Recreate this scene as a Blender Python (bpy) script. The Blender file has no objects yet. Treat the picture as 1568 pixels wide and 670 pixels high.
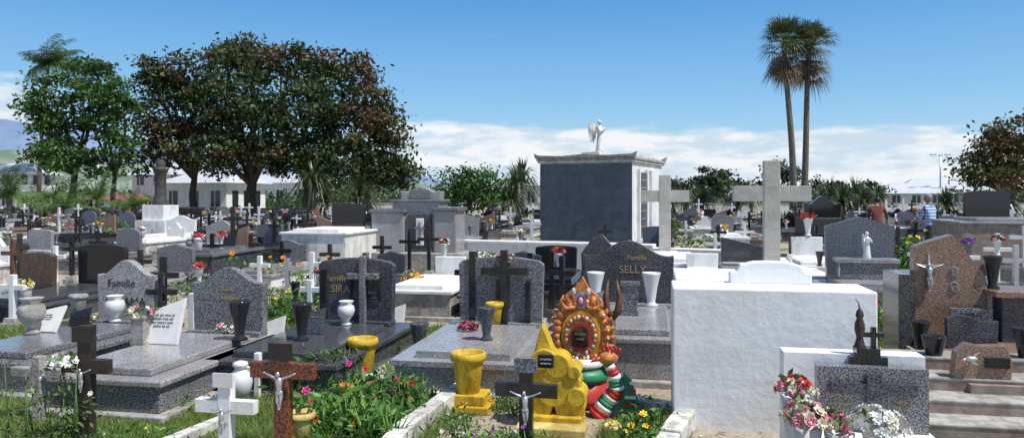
import bpy, math, random, bmesh
import numpy as np
from mathutils import Matrix, Vector
R=random.Random(11); NR=np.random.default_rng(5)
F=1141.; CH=1.7; YAW=-0.187; PI=math.pi
scene=bpy.context.scene
# ---- survey helpers: bearing b (784 = straight ahead) and distance d in metres -> ground position
def site(b,d): return ((b-784)/F*d, d)
def hz(y,d): return CH-(y-300)/F*d

# ------------------------------------------------------------------ materials
def base(name):
    m=bpy.data.materials.new(name); m.use_nodes=True
    nt=m.node_tree; return m,nt,nt.nodes['Principled BSDF']
def mixc(nt,fac,a,b):
    n=nt.nodes.new('ShaderNodeMix'); n.data_type='RGBA'
    for i,x in ((0,fac),(6,a),(7,b)):
        if hasattr(x,'links') or isinstance(x,bpy.types.NodeSocket): nt.links.new(x,n.inputs[i])
        elif i==0: n.inputs[0].default_value=x
        else: n.inputs[i].default_value=(*x[:3],1)
    return n.outputs[2]
def noise(nt,co,scale,detail=4,rough=.55):
    n=nt.nodes.new('ShaderNodeTexNoise'); n.inputs['Scale'].default_value=scale
    n.inputs['Detail'].default_value=detail; n.inputs['Roughness'].default_value=rough
    nt.links.new(co,n.inputs['Vector']); return n.outputs['Fac']
def rng(nt,v,a,b,c=0.,d=1.):
    n=nt.nodes.new('ShaderNodeMapRange'); n.interpolation_type='SMOOTHSTEP'
    for i,x in enumerate((a,b,c,d)): n.inputs[i+1].default_value=x
    nt.links.new(v,n.inputs[0]); return n.outputs[0]
def bumpn(nt,b,h,st,dist=.02):
    n=nt.nodes.new('ShaderNodeBump'); n.inputs['Strength'].default_value=st; n.inputs['Distance'].default_value=dist
    nt.links.new(h,n.inputs['Height']); nt.links.new(n.outputs[0],b.inputs['Normal'])
def M_(name,c1,c2=None,scale=8,lo=.4,hi=.6,rough=.6,bump=0,bscale=20,metal=0,grime=.2,gs=1.8,streak=False):
    m,nt,b=base(name); tc=nt.nodes.new('ShaderNodeTexCoord').outputs['Object']
    if c2 is None: c2=tuple(x*.85 for x in c1)
    col=mixc(nt,rng(nt,noise(nt,tc,scale),lo,hi),c1,c2)
    if grime:
        g=tc
        if streak:
            mp=nt.nodes.new('ShaderNodeMapping'); mp.inputs['Scale'].default_value=(3,3,1.)
            nt.links.new(tc,mp.inputs[0]); g=mp.outputs[0]
        k=1-grime
        fac=rng(nt,noise(nt,g,gs,8,.68),.42,.75)
        mul=nt.nodes.new('ShaderNodeMix'); mul.data_type='RGBA'; mul.blend_type='MULTIPLY'
        nt.links.new(fac,mul.inputs[0]); nt.links.new(col,mul.inputs[6]); mul.inputs[7].default_value=(k,k*.96,k*.88,1)
        col=mul.outputs[2]
    nt.links.new(col,b.inputs['Base Color'])
    b.inputs['Roughness'].default_value=rough; b.inputs['Metallic'].default_value=metal
    if bump: bumpn(nt,b,noise(nt,tc,bscale,6),bump)
    return m
def leafmat(name,rough=.55,trans=.25):
    m,nt,b=base(name); a=nt.nodes.new('ShaderNodeAttribute'); a.attribute_name='Col'
    nt.links.new(a.outputs['Color'],b.inputs['Base Color']); b.inputs['Roughness'].default_value=rough
    t=nt.nodes.new('ShaderNodeBsdfTranslucent'); nt.links.new(a.outputs['Color'],t.inputs[0])
    mx=nt.nodes.new('ShaderNodeMixShader'); mx.inputs[0].default_value=trans
    nt.links.new(b.outputs[0],mx.inputs[1]); nt.links.new(t.outputs[0],mx.inputs[2])
    nt.links.new(mx.outputs[0],nt.nodes['Material Output'].inputs[0]); return m

white=M_('white_paint',(.82,.82,.81),(.77,.77,.75),3,rough=.6,bump=.15,bscale=25,grime=.28,streak=True)
whitecl=M_('fresh_whitewash',(.84,.84,.84),(.8,.8,.8),2.5,rough=.7,bump=.3,bscale=14,grime=.12,gs=1.2)
whiteold=M_('weathered_white_paint',(.76,.75,.72),(.6,.58,.53),4,.5,.75,rough=.7,bump=.3,bscale=18,grime=.5,gs=2.2,streak=True)
marble=M_('white_marble',(.76,.75,.73),(.68,.68,.68),6,rough=.35,grime=.18)
gran=M_('grey_granite',(.3,.3,.31),(.06,.06,.07),95,.46,.54,rough=.16,grime=.2)
granL=M_('light_granite',(.43,.42,.42),(.17,.17,.18),90,.48,.56,rough=.2,grime=.28)
granD=M_('dark_granite',(.12,.125,.14),(.03,.03,.035),95,.44,.55,rough=.12,grime=.1)
granB=M_('black_granite',(.016,.016,.018),(.03,.03,.033),80,rough=.08,grime=0)
granBl=M_('blue_granite',(.19,.21,.25),(.065,.075,.1),60,.42,.58,rough=.2,grime=.15)
granP=M_('pink_granite',(.36,.25,.19),(.17,.1,.07),80,.44,.56,rough=.2,grime=.15)
granR=M_('red_granite',(.27,.09,.05),(.08,.025,.015),70,.44,.56,rough=.2,grime=.1)
granBr=M_('brown_granite',(.15,.1,.075),(.06,.04,.03),70,.44,.56,rough=.25,grime=.2)
basalt=M_('dark_basalt',(.07,.068,.065),(.035,.034,.033),12,rough=.75,bump=.5,bscale=30)
conc=M_('concrete',(.42,.4,.37),(.28,.265,.24),9,rough=.85,bump=.4,bscale=35,grime=.38)
concW=M_('whitewashed_concrete',(.68,.66,.62),(.42,.4,.36),10,.45,.62,rough=.85,bump=.5,bscale=30,grime=.4)
cream=M_('cream_tile',(.54,.51,.45),(.46,.43,.37),6,rough=.35,grime=.15)
black=M_('black_paint',(.015,.015,.016),(.03,.03,.03),12,rough=.3,grime=0)
wood=M_('dark_wood',(.05,.035,.025),(.025,.018,.014),14,rough=.6,bump=.3)
bwood=M_('brown_wood',(.16,.07,.04),(.08,.04,.025),14,rough=.6,bump=.3)
sepia=M_('portrait_photo',(.32,.27,.22),(.08,.06,.05),45,rough=.3,grime=0)
silver=M_('silver_metal',(.6,.6,.62),rough=.35,metal=.7,grime=.1)
gold=M_('gold_letters',(.45,.32,.12),rough=.5,metal=0,grime=0)
yellow=M_('yellow_paint',(.68,.45,.03),(.56,.36,.02),7,rough=.6,bump=.35,grime=.5,gs=7,streak=True)
ywrn=M_('worn_yellow_paint',(.7,.55,.2),(.5,.38,.12),9,rough=.7,bump=.3,grime=.4,gs=4)
orange=M_('orange_paint',(.66,.25,.06),(.45,.14,.04),18,rough=.5,bump=.3,grime=.4,gs=8)
red=M_('red_paint',(.5,.03,.025),rough=.4,grime=.15)
greenp=M_('green_paint',(.03,.25,.12),rough=.45,grime=.2)
bluep=M_('light_blue_paint',(.12,.35,.55),rough=.45,grime=.1)
pinkst=M_('pink_step_stone',(.34,.27,.23),(.26,.2,.165),9,rough=.7,bump=.3,grime=.35)
glass=M_('window_glass',(.03,.035,.045),rough=.08,grime=0)
roofw=M_('pale_roof',(.6,.63,.67),(.52,.54,.58),5,rough=.5,grime=.15)
roofr=M_('rusty_red_roof',(.3,.1,.07),(.24,.09,.07),5,rough=.6,grime=.3)
trunkm=M_('bark',(.11,.085,.065),(.06,.045,.035),6,rough=.9,bump=.6,bscale=8)
palmtr=M_('palm_bark',(.2,.165,.14),(.12,.1,.085),9,rough=.9,bump=.5,bscale=12)
skinm=M_('skin',(.3,.17,.11),rough=.5,grime=0)
hairm=M_('hair',(.02,.016,.014),rough=.6,grime=0)
shirtR=M_('maroon_shirt',(.16,.045,.035),rough=.85,grime=.1)
trous=M_('dark_trousers',(.03,.035,.05),rough=.85,grime=.1)
soil=M_('soil',(.16,.12,.08),(.08,.06,.04),12,rough=.95,bump=.6,grime=.3)
leafm=leafmat('leaves'); palml=leafmat('palm_leaves',.4,.2); grassm=leafmat('grass_blades',.6,.4)
petal={}
for n,c in dict(red=(.6,.02,.02),pink=(.72,.22,.3),white=(.8,.8,.76),yellow=(.8,.6,.03),orange=(.75,.25,.03),purple=(.28,.08,.45),cream=(.75,.68,.5),magenta=(.55,.05,.25)).items():
    petal[n]=M_(n+'_petals',c,rough=.6,grime=0)
greenl=M_('green_leaf',(.06,.13,.025),(.09,.19,.04),20,rough=.5,grime=0)
m,nt,b=base('striped_shirt'); tc=nt.nodes.new('ShaderNodeTexCoord').outputs['Object']
w=nt.nodes.new('ShaderNodeTexWave'); w.bands_direction='Z'; w.inputs['Scale'].default_value=4.; nt.links.new(tc,w.inputs[0])
nt.links.new(mixc(nt,rng(nt,w.outputs['Fac'],.45,.55),(.08,.25,.55),(.55,.6,.65)),b.inputs['Base Color']); b.inputs['Roughness'].default_value=.85
shirtS=m
def brickmat(name,c1,c2,mort,sc,bw=.5,rh=.25,ms=.03):
    m,nt,b=base(name); tc=nt.nodes.new('ShaderNodeTexCoord').outputs['Object']
    mp=nt.nodes.new('ShaderNodeMapping'); mp.inputs['Rotation'].default_value=(PI/2,0,0); nt.links.new(tc,mp.inputs[0])
    k=nt.nodes.new('ShaderNodeTexBrick'); k.inputs['Scale'].default_value=sc; k.inputs['Mortar Size'].default_value=ms
    k.inputs['Brick Width'].default_value=bw; k.inputs['Row Height'].default_value=rh
    k.inputs['Color1'].default_value=(*c1,1); k.inputs['Color2'].default_value=(*c2,1); k.inputs['Mortar'].default_value=(*mort,1)
    nt.links.new(mp.outputs[0],k.inputs[0])
    g=mixc(nt,rng(nt,noise(nt,tc,2.5,8,.65),.4,.7),k.outputs[0],tuple(x*.65 for x in c1))
    nt.links.new(g,b.inputs['Base Color']); b.inputs['Roughness'].default_value=.4; return m
stonewall=brickmat('basalt_block_masonry',(.06,.055,.05),(.1,.095,.09),(.5,.48,.44),1.,.45,.22,.02)
tilecr=brickmat('cream_tiles',(.52,.49,.43),(.48,.45,.39),(.36,.33,.29),1.,.12,.12,.003)
granTile=brickmat('blue_granite_tiles',(.085,.1,.135),(.1,.115,.15),(.04,.05,.07),1.,.6,.4,.006)

# ------------------------------------------------------------------ mesh builder
class MB:
    def __init__(s): s.v=[];s.f=[];s.m=[];s.sm=[];s.mats=[];s.M=Matrix()
    def add(s,vs,fs,mat,smooth=False):
        if mat not in s.mats: s.mats.append(mat)
        i=s.mats.index(mat); o=len(s.v); M=s.M
        s.v+=[tuple(M@Vector(v)) for v in vs]
        for f in fs: s.f.append([o+k for k in f]); s.m.append(i); s.sm.append(smooth)
    def box(s,x,y,z,sx,sy,sz,mat,taper=1.):
        a,b=sx/2,sy/2; c,d=a*taper,b*taper
        s.add([(x-a,y-b,z),(x+a,y-b,z),(x+a,y+b,z),(x-a,y+b,z),(x-c,y-d,z+sz),(x+c,y-d,z+sz),(x+c,y+d,z+sz),(x-c,y+d,z+sz)],
              [(0,3,2,1),(4,5,6,7),(0,1,5,4),(1,2,6,5),(2,3,7,6),(3,0,4,7)],mat)
    def prism(s,poly,y0,y1,mat,dx=0,dz=0):
        n=len(poly)
        s.add([(x+dx,y0,z+dz) for x,z in poly]+[(x+dx,y1,z+dz) for x,z in poly],
              [tuple(range(n)),tuple(range(2*n-1,n-1,-1))]+[(i,i+n,(i+1)%n+n,(i+1)%n) for i in range(n)],mat)
    def disc(s,x,z,r,y0,y1,mat,n=24,rz=None): s.prism([(x+r*math.cos(2*PI*i/n),z+(rz or r)*math.sin(2*PI*i/n)) for i in range(n)],y0,y1,mat)
    def lathe(s,prof,c,mat,n=20,smooth=True,sy=1.):
        vs=[];fs=[]
        for r,z in prof:
            for i in range(n): a=2*PI*i/n; vs.append((c[0]+r*math.cos(a),c[1]+r*math.sin(a)*sy,c[2]+z))
        for j in range(len(prof)-1):
            for i in range(n): fs.append((j*n+i,j*n+(i+1)%n,(j+1)*n+(i+1)%n,(j+1)*n+i))
        fs.append(tuple(range(n))); k=(len(prof)-1)*n; fs.append(tuple(range(k,k+n)))
        s.add(vs,fs,mat,smooth)
    def tube(s,pts,rad,mat,n=8,smooth=True):
        pts=[Vector(p) for p in pts]; vs=[];fs=[]
        for j,p in enumerate(pts):
            t=(pts[min(j+1,len(pts)-1)]-pts[max(j-1,0)]).normalized()
            u=t.orthogonal().normalized() if j==0 else (u-t*u.dot(t)).normalized()
            w=t.cross(u); r=rad[j] if isinstance(rad,(list,tuple)) else rad
            for i in range(n): a=2*PI*i/n; vs.append(p+u*r*math.cos(a)+w*r*math.sin(a))
        for j in range(len(pts)-1):
            for i in range(n): fs.append((j*n+i,j*n+(i+1)%n,(j+1)*n+(i+1)%n,(j+1)*n+i))
        fs.append(tuple(range(n))); k=(len(pts)-1)*n; fs.append(tuple(range(k,k+n)))
        s.add(vs,fs,mat,smooth)
    def ball(s,c,r,mat,n=12,m=8):
        if not isinstance(r,tuple): r=(r,r,r)
        vs=[];fs=[]
        for j in range(1,m):
            t=PI*j/m
            for i in range(n): a=2*PI*i/n; vs.append((c[0]+r[0]*math.sin(t)*math.cos(a),c[1]+r[1]*math.sin(t)*math.sin(a),c[2]+r[2]*math.cos(t)))
        vs+= [(c[0],c[1],c[2]+r[2]),(c[0],c[1],c[2]-r[2])]; T=len(vs)-2
        for j in range(m-2):
            for i in range(n): fs.append((j*n+i,(j+1)*n+i,(j+1)*n+(i+1)%n,j*n+(i+1)%n))
        for i in range(n): fs.append((T,i,(i+1)%n)); fs.append((T+1,(m-2)*n+(i+1)%n,(m-2)*n+i))
        s.add(vs,fs,mat,True)
    def mesh(s,name):
        me=bpy.data.meshes.new(name); me.from_pydata(s.v,[],s.f)
        for x in s.mats: me.materials.append(x)
        me.polygons.foreach_set('material_index',s.m); me.polygons.foreach_set('use_smooth',s.sm)
        bm=bmesh.new(); bm.from_mesh(me); bmesh.ops.recalc_face_normals(bm,faces=bm.faces); bm.to_mesh(me); bm.free()
        return me
    def obj(s,name,loc=(0,0,0),rz=0.,bevel=0.,parent=None,me=None):
        o=bpy.data.objects.new(name,me or s.mesh(name)); scene.collection.objects.link(o)
        o.location=(loc[0],loc[1],loc[2] if len(loc)>2 else 0); o.rotation_euler=(0,0,rz)
        if bevel:
            k=o.modifiers.new('bevel','BEVEL'); k.width=bevel; k.segments=2; k.limit_method='ANGLE'; k.angle_limit=math.radians(50)
        if parent: o.parent=parent
        return o
def empty(name,loc=(0,0,0),rz=0):
    o=bpy.data.objects.new(name,None); scene.collection.objects.link(o); o.location=(loc[0],loc[1],loc[2] if len(loc)>2 else 0); o.rotation_euler=(0,0,rz); return o
def text(parent,s,x,y,z,size,mat,name='inscription'):
    c=bpy.data.curves.new(name,'FONT'); c.body=s; c.size=size; c.align_x='CENTER'; c.extrude=.0015; c.materials.append(mat)
    o=bpy.data.objects.new(name,c); scene.collection.objects.link(o); o.parent=parent; o.location=(x,y,z); o.rotation_euler=(PI/2,0,0); return o

# fast foliage
def quadmesh(name,V,cols,mat,k=4):
    N=len(V)//k; me=bpy.data.meshes.new(name); me.vertices.add(len(V)); me.vertices.foreach_set('co',V.astype(np.float32).ravel())
    me.loops.add(len(V)); me.loops.foreach_set('vertex_index',np.arange(len(V),dtype=np.int32))
    me.polygons.add(N); me.polygons.foreach_set('loop_start',np.arange(0,N*k,k,dtype=np.int32))
    try: me.polygons.foreach_set('loop_total',np.full(N,k,dtype=np.int32))
    except Exception: pass
    me.update(calc_edges=True)
    ca=me.color_attributes.new('Col','FLOAT_COLOR','POINT')
    cc=np.ones((len(V),4),np.float32); cc[:,:3]=np.repeat(cols,k,axis=0); ca.data.foreach_set('color',cc.ravel())
    me.materials.append(mat); return me
def unit(a): return a/np.maximum(np.linalg.norm(a,axis=1,keepdims=True),1e-6)
def leaves(name,C,S,cols,mat,aspect=.5,up=.4,parent=None,loc=(0,0,0)):
    N=len(C); n=unit(NR.normal(size=(N,3))+np.array([0,0,up])); a=unit(np.cross(n,NR.normal(size=(N,3)))); b=np.cross(n,a)
    S=np.asarray(S).reshape(-1,1)*np.ones((N,1))
    V=np.empty((N,4,3)); V[:,0]=C-a*S; V[:,1]=C+b*S*aspect+n*S*.12; V[:,2]=C+a*S; V[:,3]=C-b*S*aspect+n*S*.12
    me=quadmesh(name,V.reshape(-1,3),cols,mat); o=bpy.data.objects.new(name,me); scene.collection.objects.link(o)
    o.location=loc if len(loc)==3 else (*loc,0)
    if parent: o.parent=parent
    return o
def crown_pts(lobes,dens,perclump,clr,shell=(.62,1.04),holes=.0):
    K=[]
    for (x,y,z,rx,ry,rz) in lobes:
        n=int(dens*(rx*ry*rz)**(2/3)*4)
        d=unit(NR.normal(size=(n,3))); r=NR.uniform(*shell,size=(n,1))*(1+.13*np.sin(7*d[:,:1]+3*x)+.1*np.sin(9*d[:,2:]+x)+.07*np.sin(17*d[:,:1]-z*4))
        K.append(np.array([x,y,z])+d*r*np.array([rx,ry,rz]))
    K=np.vstack(K)
    if holes:   # real openings between boughs
        hcut=np.sin(K[:,0]*1.5+.7)*np.sin(K[:,2]*1.9+1.)+.5*np.sin(K[:,0]*3.1+K[:,2]*2.3)+.3*np.sin(K[:,1]*2)
        K=K[(hcut>-1.05+holes)|(NR.uniform(size=len(K))<.12)]
    n=len(K)
    cr=NR.uniform(.6,1.3,size=(n,1,1))*clr
    P=K[:,None,:]+NR.normal(size=(n,perclump,3))*cr*np.array([1,1,.5])*.6
    return P.reshape(-1,3),np.repeat(np.arange(n),perclump),K
def palette(n,cols,w):
    c=np.array(cols)[NR.choice(len(cols),size=n,p=np.array(w)/sum(w))]
    return c*NR.uniform(.65,1.4,size=(n,1))
def tree(name,b,d,lobes,cols,w,trunks,dens=2.2,per=60,ls=.22,clr=.8,rust=None,mat=None,holes=0.,nearn=None):
    X,Y=site(b,d); e=empty(name,(X,Y))
    P,ix,K=crown_pts(lobes,dens,per,clr,holes=holes); cc=palette(len(K),cols,w)
    if rust is not None:
        sc=np.sin(K[:,0]*.9+1)+np.sin(K[:,2]*1.3)+np.sin(K[:,0]*.37+K[:,2]*.6)+NR.normal(size=len(K))*.9
        mask=sc>rust; cc[mask]=palette(mask.sum(),[(.115,.058,.022),(.09,.052,.02),(.09,.085,.025)],[3,3,3])
    col=cc[ix]*NR.uniform(.7,1.35,size=(len(P),1))
    P[:,2]=np.maximum(P[:,2],.3)
    leaves('crown',P,NR.uniform(.6,1.3,len(P))*ls,col,mat or leafm,parent=e)
    mb=MB()
    for (tx,ty,r,fz) in trunks:
        mb.tube([(tx,ty,-.2),(tx+.08,ty,.5),(tx-.05,ty,fz*.6),(tx+.1,ty,fz)],[r*1.5,r*1.05,r*.9,r*.75],trunkm,10)
        near=sorted(lobes,key=lambda l:abs(l[0]-tx))[:nearn or max(3,len(lobes)//len(trunks)+1)]
        for l in near:
            p0=Vector((tx+.1,ty,fz*.95)); p1=Vector((l[0],l[1],l[2])); mid=p0.lerp(p1,.5)+Vector((R.uniform(-.5,.5),R.uniform(-.5,.5),R.uniform(-.2,.5)))
            mb.tube([p0,mid,p1],[r*.6,r*.4,r*.18],trunkm,7)
            for k in range(4):
                q=p1+Vector((R.uniform(-.7,.7)*l[3],R.uniform(-.7,.7)*l[4],R.uniform(-.3,.8)*l[5]))
                mb.tube([mid.lerp(p1,R.uniform(.3,.9)),q],[r*.2,r*.07],trunkm,5)
    mb.obj('trunk',parent=e); return e

def strips(name,segs,mat,parent=None,loc=(0,0,0)):
    V=[];c=[]
    for p0,p1,p2,w,side,col in segs:
        s=side*w
        V+= [p0-s*.5,p1-s,p1+s,p0+s*.5]; c.append(col)
        V+= [p1-s,p2-s*.1,p2+s*.1,p1+s]; c.append(col)
    me=quadmesh(name,np.array([tuple(v) for v in V]),np.array(c),mat)
    o=bpy.data.objects.new(name,me); scene.collection.objects.link(o); o.location=loc
    if parent: o.parent=parent
    return o
def rosette(name,loc,n,L,w,col,zc=0.,upmin=.1,upmax=1.4,droop=.5,trunk=0,parent=None):
    e=parent or empty(name,loc)
    segs=[]
    for i in range(n):
        a=R.uniform(0,2*PI); el=R.uniform(upmin,upmax); l=L*R.uniform(.7,1.1)
        d=Vector((math.cos(a)*math.cos(el),math.sin(a)*math.cos(el),math.sin(el))); side=Vector((-math.sin(a),math.cos(a),0))
        o=Vector((0,0,zc)); p1=o+d*l*.55; p2=o+d*l-Vector((0,0,l*droop*math.cos(el)))
        f=R.uniform(.6,1.4); segs.append((o,p1,p2,w,side,(col[0]*f,col[1]*f,col[2]*f)))
    strips('leaves',segs,palml,e)
    if trunk:
        mb=MB(); mb.tube([(0,0,-.1),(0,0,zc)],[trunk*1.2,trunk],palmtr,8); mb.obj('trunk',parent=e)
    return e
def featherpalm(name,loc,h,L,n=18,wind=(0,0),lean=0.,col=(.05,.1,.025)):
    e=empty(name,loc); mb=MB(); top=Vector((lean,0,h))
    mb.tube([(0,0,-.2),(lean*.2,0,h*.35),(lean*.55,0,h*.7),top],[.2,.15,.13,.12],palmtr,8); segs=[]
    for i in range(n):
        a=2*PI*i/n+R.uniform(-.2,.2); el=R.uniform(-.4,1.4); l=L*R.uniform(.65,1.1)
        d=Vector((math.cos(a)*math.cos(el),math.sin(a)*math.cos(el),math.sin(el)))
        K=9; pts=[top.copy()]
        for k in range(K):
            d=(d+Vector((wind[0],wind[1],-.2))*.4*(k+1)/K).normalized(); pts.append(pts[-1]+d*l/K)
        mb.tube(pts,[.03*(1-k/(K+2)) for k in range(K+1)],greenl,4)
        for k in range(1,K+1):
            for q in range(3):
                base_=pts[k-1].lerp(pts[k],q/3); t=(pts[k]-pts[k-1]).normalized(); sd=t.cross(Vector((0,0,1))).normalized()
                for s in (-1,1):
                    ll=L*.28*(1-.6*abs(k/K-.4))*R.uniform(.7,1.15); dd=(sd*s*.8+t*.6+Vector((wind[0]*.5,0,-.35+R.uniform(-.2,.2)))).normalized()
                    f=R.uniform(.6,1.5); segs.append((base_,base_+dd*ll*.5,base_+dd*ll-Vector((0,0,ll*.2)),.02*L/2,t,(col[0]*f,col[1]*f,col[2]*f)))
    mb.obj('trunk',parent=e); strips('fronds',segs,palml,e); return e
def fanpalm(name,loc,h,cr,curve=0.):
    e=empty(name,loc); mb=MB(); top=Vector((curve,0,h))
    pts=[(curve*(t**1.6)+.08*math.sin(t*5),0,h*t-.1) for t in [i/14 for i in range(15)]]
    mb.tube(pts,[.27-.13*(i/14)**.5 for i in range(15)],palmtr,10)
    segs=[]
    for i in range(80):
        dead=i>=54
        a=R.uniform(0,2*PI); el=R.uniform(-1.35,-.6) if dead else R.uniform(-.4,1.4)
        d=Vector((math.cos(a)*math.cos(el),math.sin(a)*math.cos(el),math.sin(el)))
        pl=cr*.5*R.uniform(.75,1.15); o=top+Vector((0,0,R.uniform(-1.1,0) if dead else 0)); hub=o+d*pl
        mb.tube([o,hub],[.03,.018],greenl if not dead else palmtr,4)
        s1=d.cross(Vector((0,0,1)))
        s1=s1.normalized() if s1.length>.05 else Vector((1,0,0)); n=s1.cross(d).normalized()
        f0=R.uniform(.6,1.2)
        for k in range(15):
            t=(k-7)/7*1.45; dd=(d*math.cos(t)+s1*math.sin(t)+n*R.uniform(-.1,.1)).normalized(); l=cr*.58*(1-.25*abs(t)/1.4)*R.uniform(.8,1.1)
            c=(.21*f0,.155*f0,.09*f0) if dead else (.1*f0,.12*f0,.045*f0)
            side=dd.cross(n).normalized()
            segs.append((hub,hub+dd*l*.55,hub+dd*l-Vector((0,0,l*.3)),.032,side,c))
    mb.obj('trunk',parent=e); strips('fronds',segs,palml,e); return e

# small parts
def flower(mb,c,r,mat,nrm=None,n=6):
    c=Vector(c); nrm=(nrm or Vector((0,0,1))).normalized(); u=nrm.orthogonal().normalized(); w=nrm.cross(u)
    for layer,(rr,lift) in enumerate(((1.,.35),(.6,.6))):
        vs=[];fs=[]; a0=R.uniform(0,2)
        for i in range(n):
            a=a0+2*PI*i/n; d=u*math.cos(a)+w*math.sin(a); s=u*-math.sin(a)+w*math.cos(a); k=len(vs)
            vs+=[c,c+d*r*rr*.6+s*r*rr*.38+nrm*r*lift*.5,c+d*r*rr+nrm*r*lift,c+d*r*rr*.6-s*r*rr*.38+nrm*r*lift*.5]; fs.append((k,k+1,k+2,k+3))
        mb.add(vs,fs,mat)
def leafq(mb,c,l,mat):
    c=Vector(c); d=Vector((R.uniform(-1,1),R.uniform(-1,1),R.uniform(-.2,1))).normalized(); s=d.cross(Vector((R.uniform(-1,1),R.uniform(-1,1),R.uniform(-1,1)))).normalized()
    mb.add([c,c+d*l*.5+s*l*.22,c+d*l,c+d*l*.5-s*l*.22],[(0,1,2,3)],mat)
def bouquet(mb,c,r,cols,n=18,fs=.035,green=20,flat=.7):
    for i in range(n):
        th=R.uniform(0,2*PI); ph=math.acos(R.uniform(0,1)); d=Vector((math.sin(ph)*math.cos(th),math.sin(ph)*math.sin(th),math.cos(ph)*flat+.1))
        k=R.uniform(.75,1.05); p=Vector(c)+d*r*k; flower(mb,p,fs*R.uniform(.8,1.2),petal[R.choice(cols)],d)
    for i in range(green): 
        d=Vector((R.uniform(-1,1),R.uniform(-1,1),R.uniform(-.3,.9)))*r*.8; leafq(mb,Vector(c)+d,fs*2.2,greenl)
def vaseparts(mb,c,h,kind,mat):
    x,y,z=c
    if kind=='flare':  p=[(.2,0),(.21,.04),(.13,.1),(.12,.16),(.19,.6),(.27,.95),(.28,1.),(.24,1.),(.2,.85),(.02,.8)]
    elif kind=='urn':  p=[(.2,0),(.22,.05),(.12,.12),(.11,.18),(.3,.4),(.36,.6),(.32,.78),(.22,.86),(.3,.97),(.31,1.),(.25,1.),(.18,.88),(.02,.85)]
    elif kind=='pot':  p=[(.27,0),(.29,.02),(.37,.72),(.385,.78),(.44,.8),(.455,.88),(.44,.98),(.4,1.),(.36,.98),(.34,.8),(.02,.78)]
    elif kind=='square': 
        mb.box(x,y,z,h*.5,h*.4,h*.1,mat); mb.box(x,y,z+h*.1,h*.4,h*.3,h*.8,mat,1.25); mb.box(x,y,z+h*.9,h*.56,h*.44,h*.1,mat); return
    elif kind=='jar':  p=[(.18,0),(.28,.1),(.34,.4),(.3,.62),(.16,.74),(.15,.8),(.22,.86),(.2,.95),(.05,1.),(.01,1.)]
    mb.lathe([(r*h,q*h) for r,q in p],c,mat,20)
    if kind=='pot': mb.lathe([(.33*h,.8*h),(.335*h,.86*h),(.1*h,.9*h)],c,soil,16)
def vase(b,d,z,h,kind,mat,fl=None,name=None,n=16,fs=.035,r=None):
    mb=MB(); vaseparts(mb,(0,0,0),h,kind,mat)
    if fl: bouquet(mb,(0,0,h),r or h*.42,fl,n,fs)
    x,y=site(b,d); return mb.obj(name or {'pot':'flower_pot','urn':'stone_urn','flare':'grave_vase','square':'stone_planter','jar':'lidded_urn'}[kind],(x,y,z),YAW)
def profile(kind,w,h,n=20):
    p=[(-w/2*.96,0),(w/2*.96,0)]
    for i in range(n+1):
        t=1-2*i/n
        z={'serp':.88+.12*math.cos(3.6*t),'wave':.9+.09*math.sin(-2.9*t+.3),'peak':1-.16*abs(t),'arch':.72+.28*math.sqrt(max(0,1-t*t)),
           'low':1-.07*t*t-.5*max(0,abs(t)-.93),'slant':.82+.18*t,'slantL':.82-.18*t,'flat':1.,'scroll':(.8+.2*math.cos(PI*t*1.35) if abs(t)<.74 else .66)}[kind]
        p.append((t*w/2,z*h))
    return p
def crossparts(mb,x,y,z,h,w,t,mat,zb=.68,th=None):
    th=th or t
    mb.box(x,y,z,t,th,h,mat); mb.box(x,y,z+h*zb,w,th*.9,t,mat)
def corpus(mb,x,y,z,s,mat):
    P=lambda a,b,c:(x+a*s,y+b*s,z+c*s)
    mb.tube([P(0,0,.38),P(.01,-.02,.5),P(0,-.02,.62),P(0,-.01,.78),P(0,0,.84)],[.09*s,.075*s,.085*s,.1*s,.04*s],mat,8)
    for q in (-1,1):
        mb.tube([P(q*.07,0,.8),P(q*.24,0,.86),P(q*.42,0,.94)],[.045*s,.034*s,.025*s],mat,6)
        mb.ball(P(q*.45,0,.95),.03*s,mat,6,5)
        mb.tube([P(q*.05,0,.42),P(q*.05+.02,-.06,.22),P(q*.015,-.01,.02),P(q*.015,-.05,-.03)],[.06*s,.045*s,.028*s,.022*s],mat,6)
    mb.lathe([(.1*s,0),(.115*s,.05*s),(.1*s,.12*s)],P(0,-.01,.36),mat,8,sy=.8)
    mb.ball(P(-.03,-.04,.92),(.06*s,.065*s,.08*s),mat,8,6)
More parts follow.
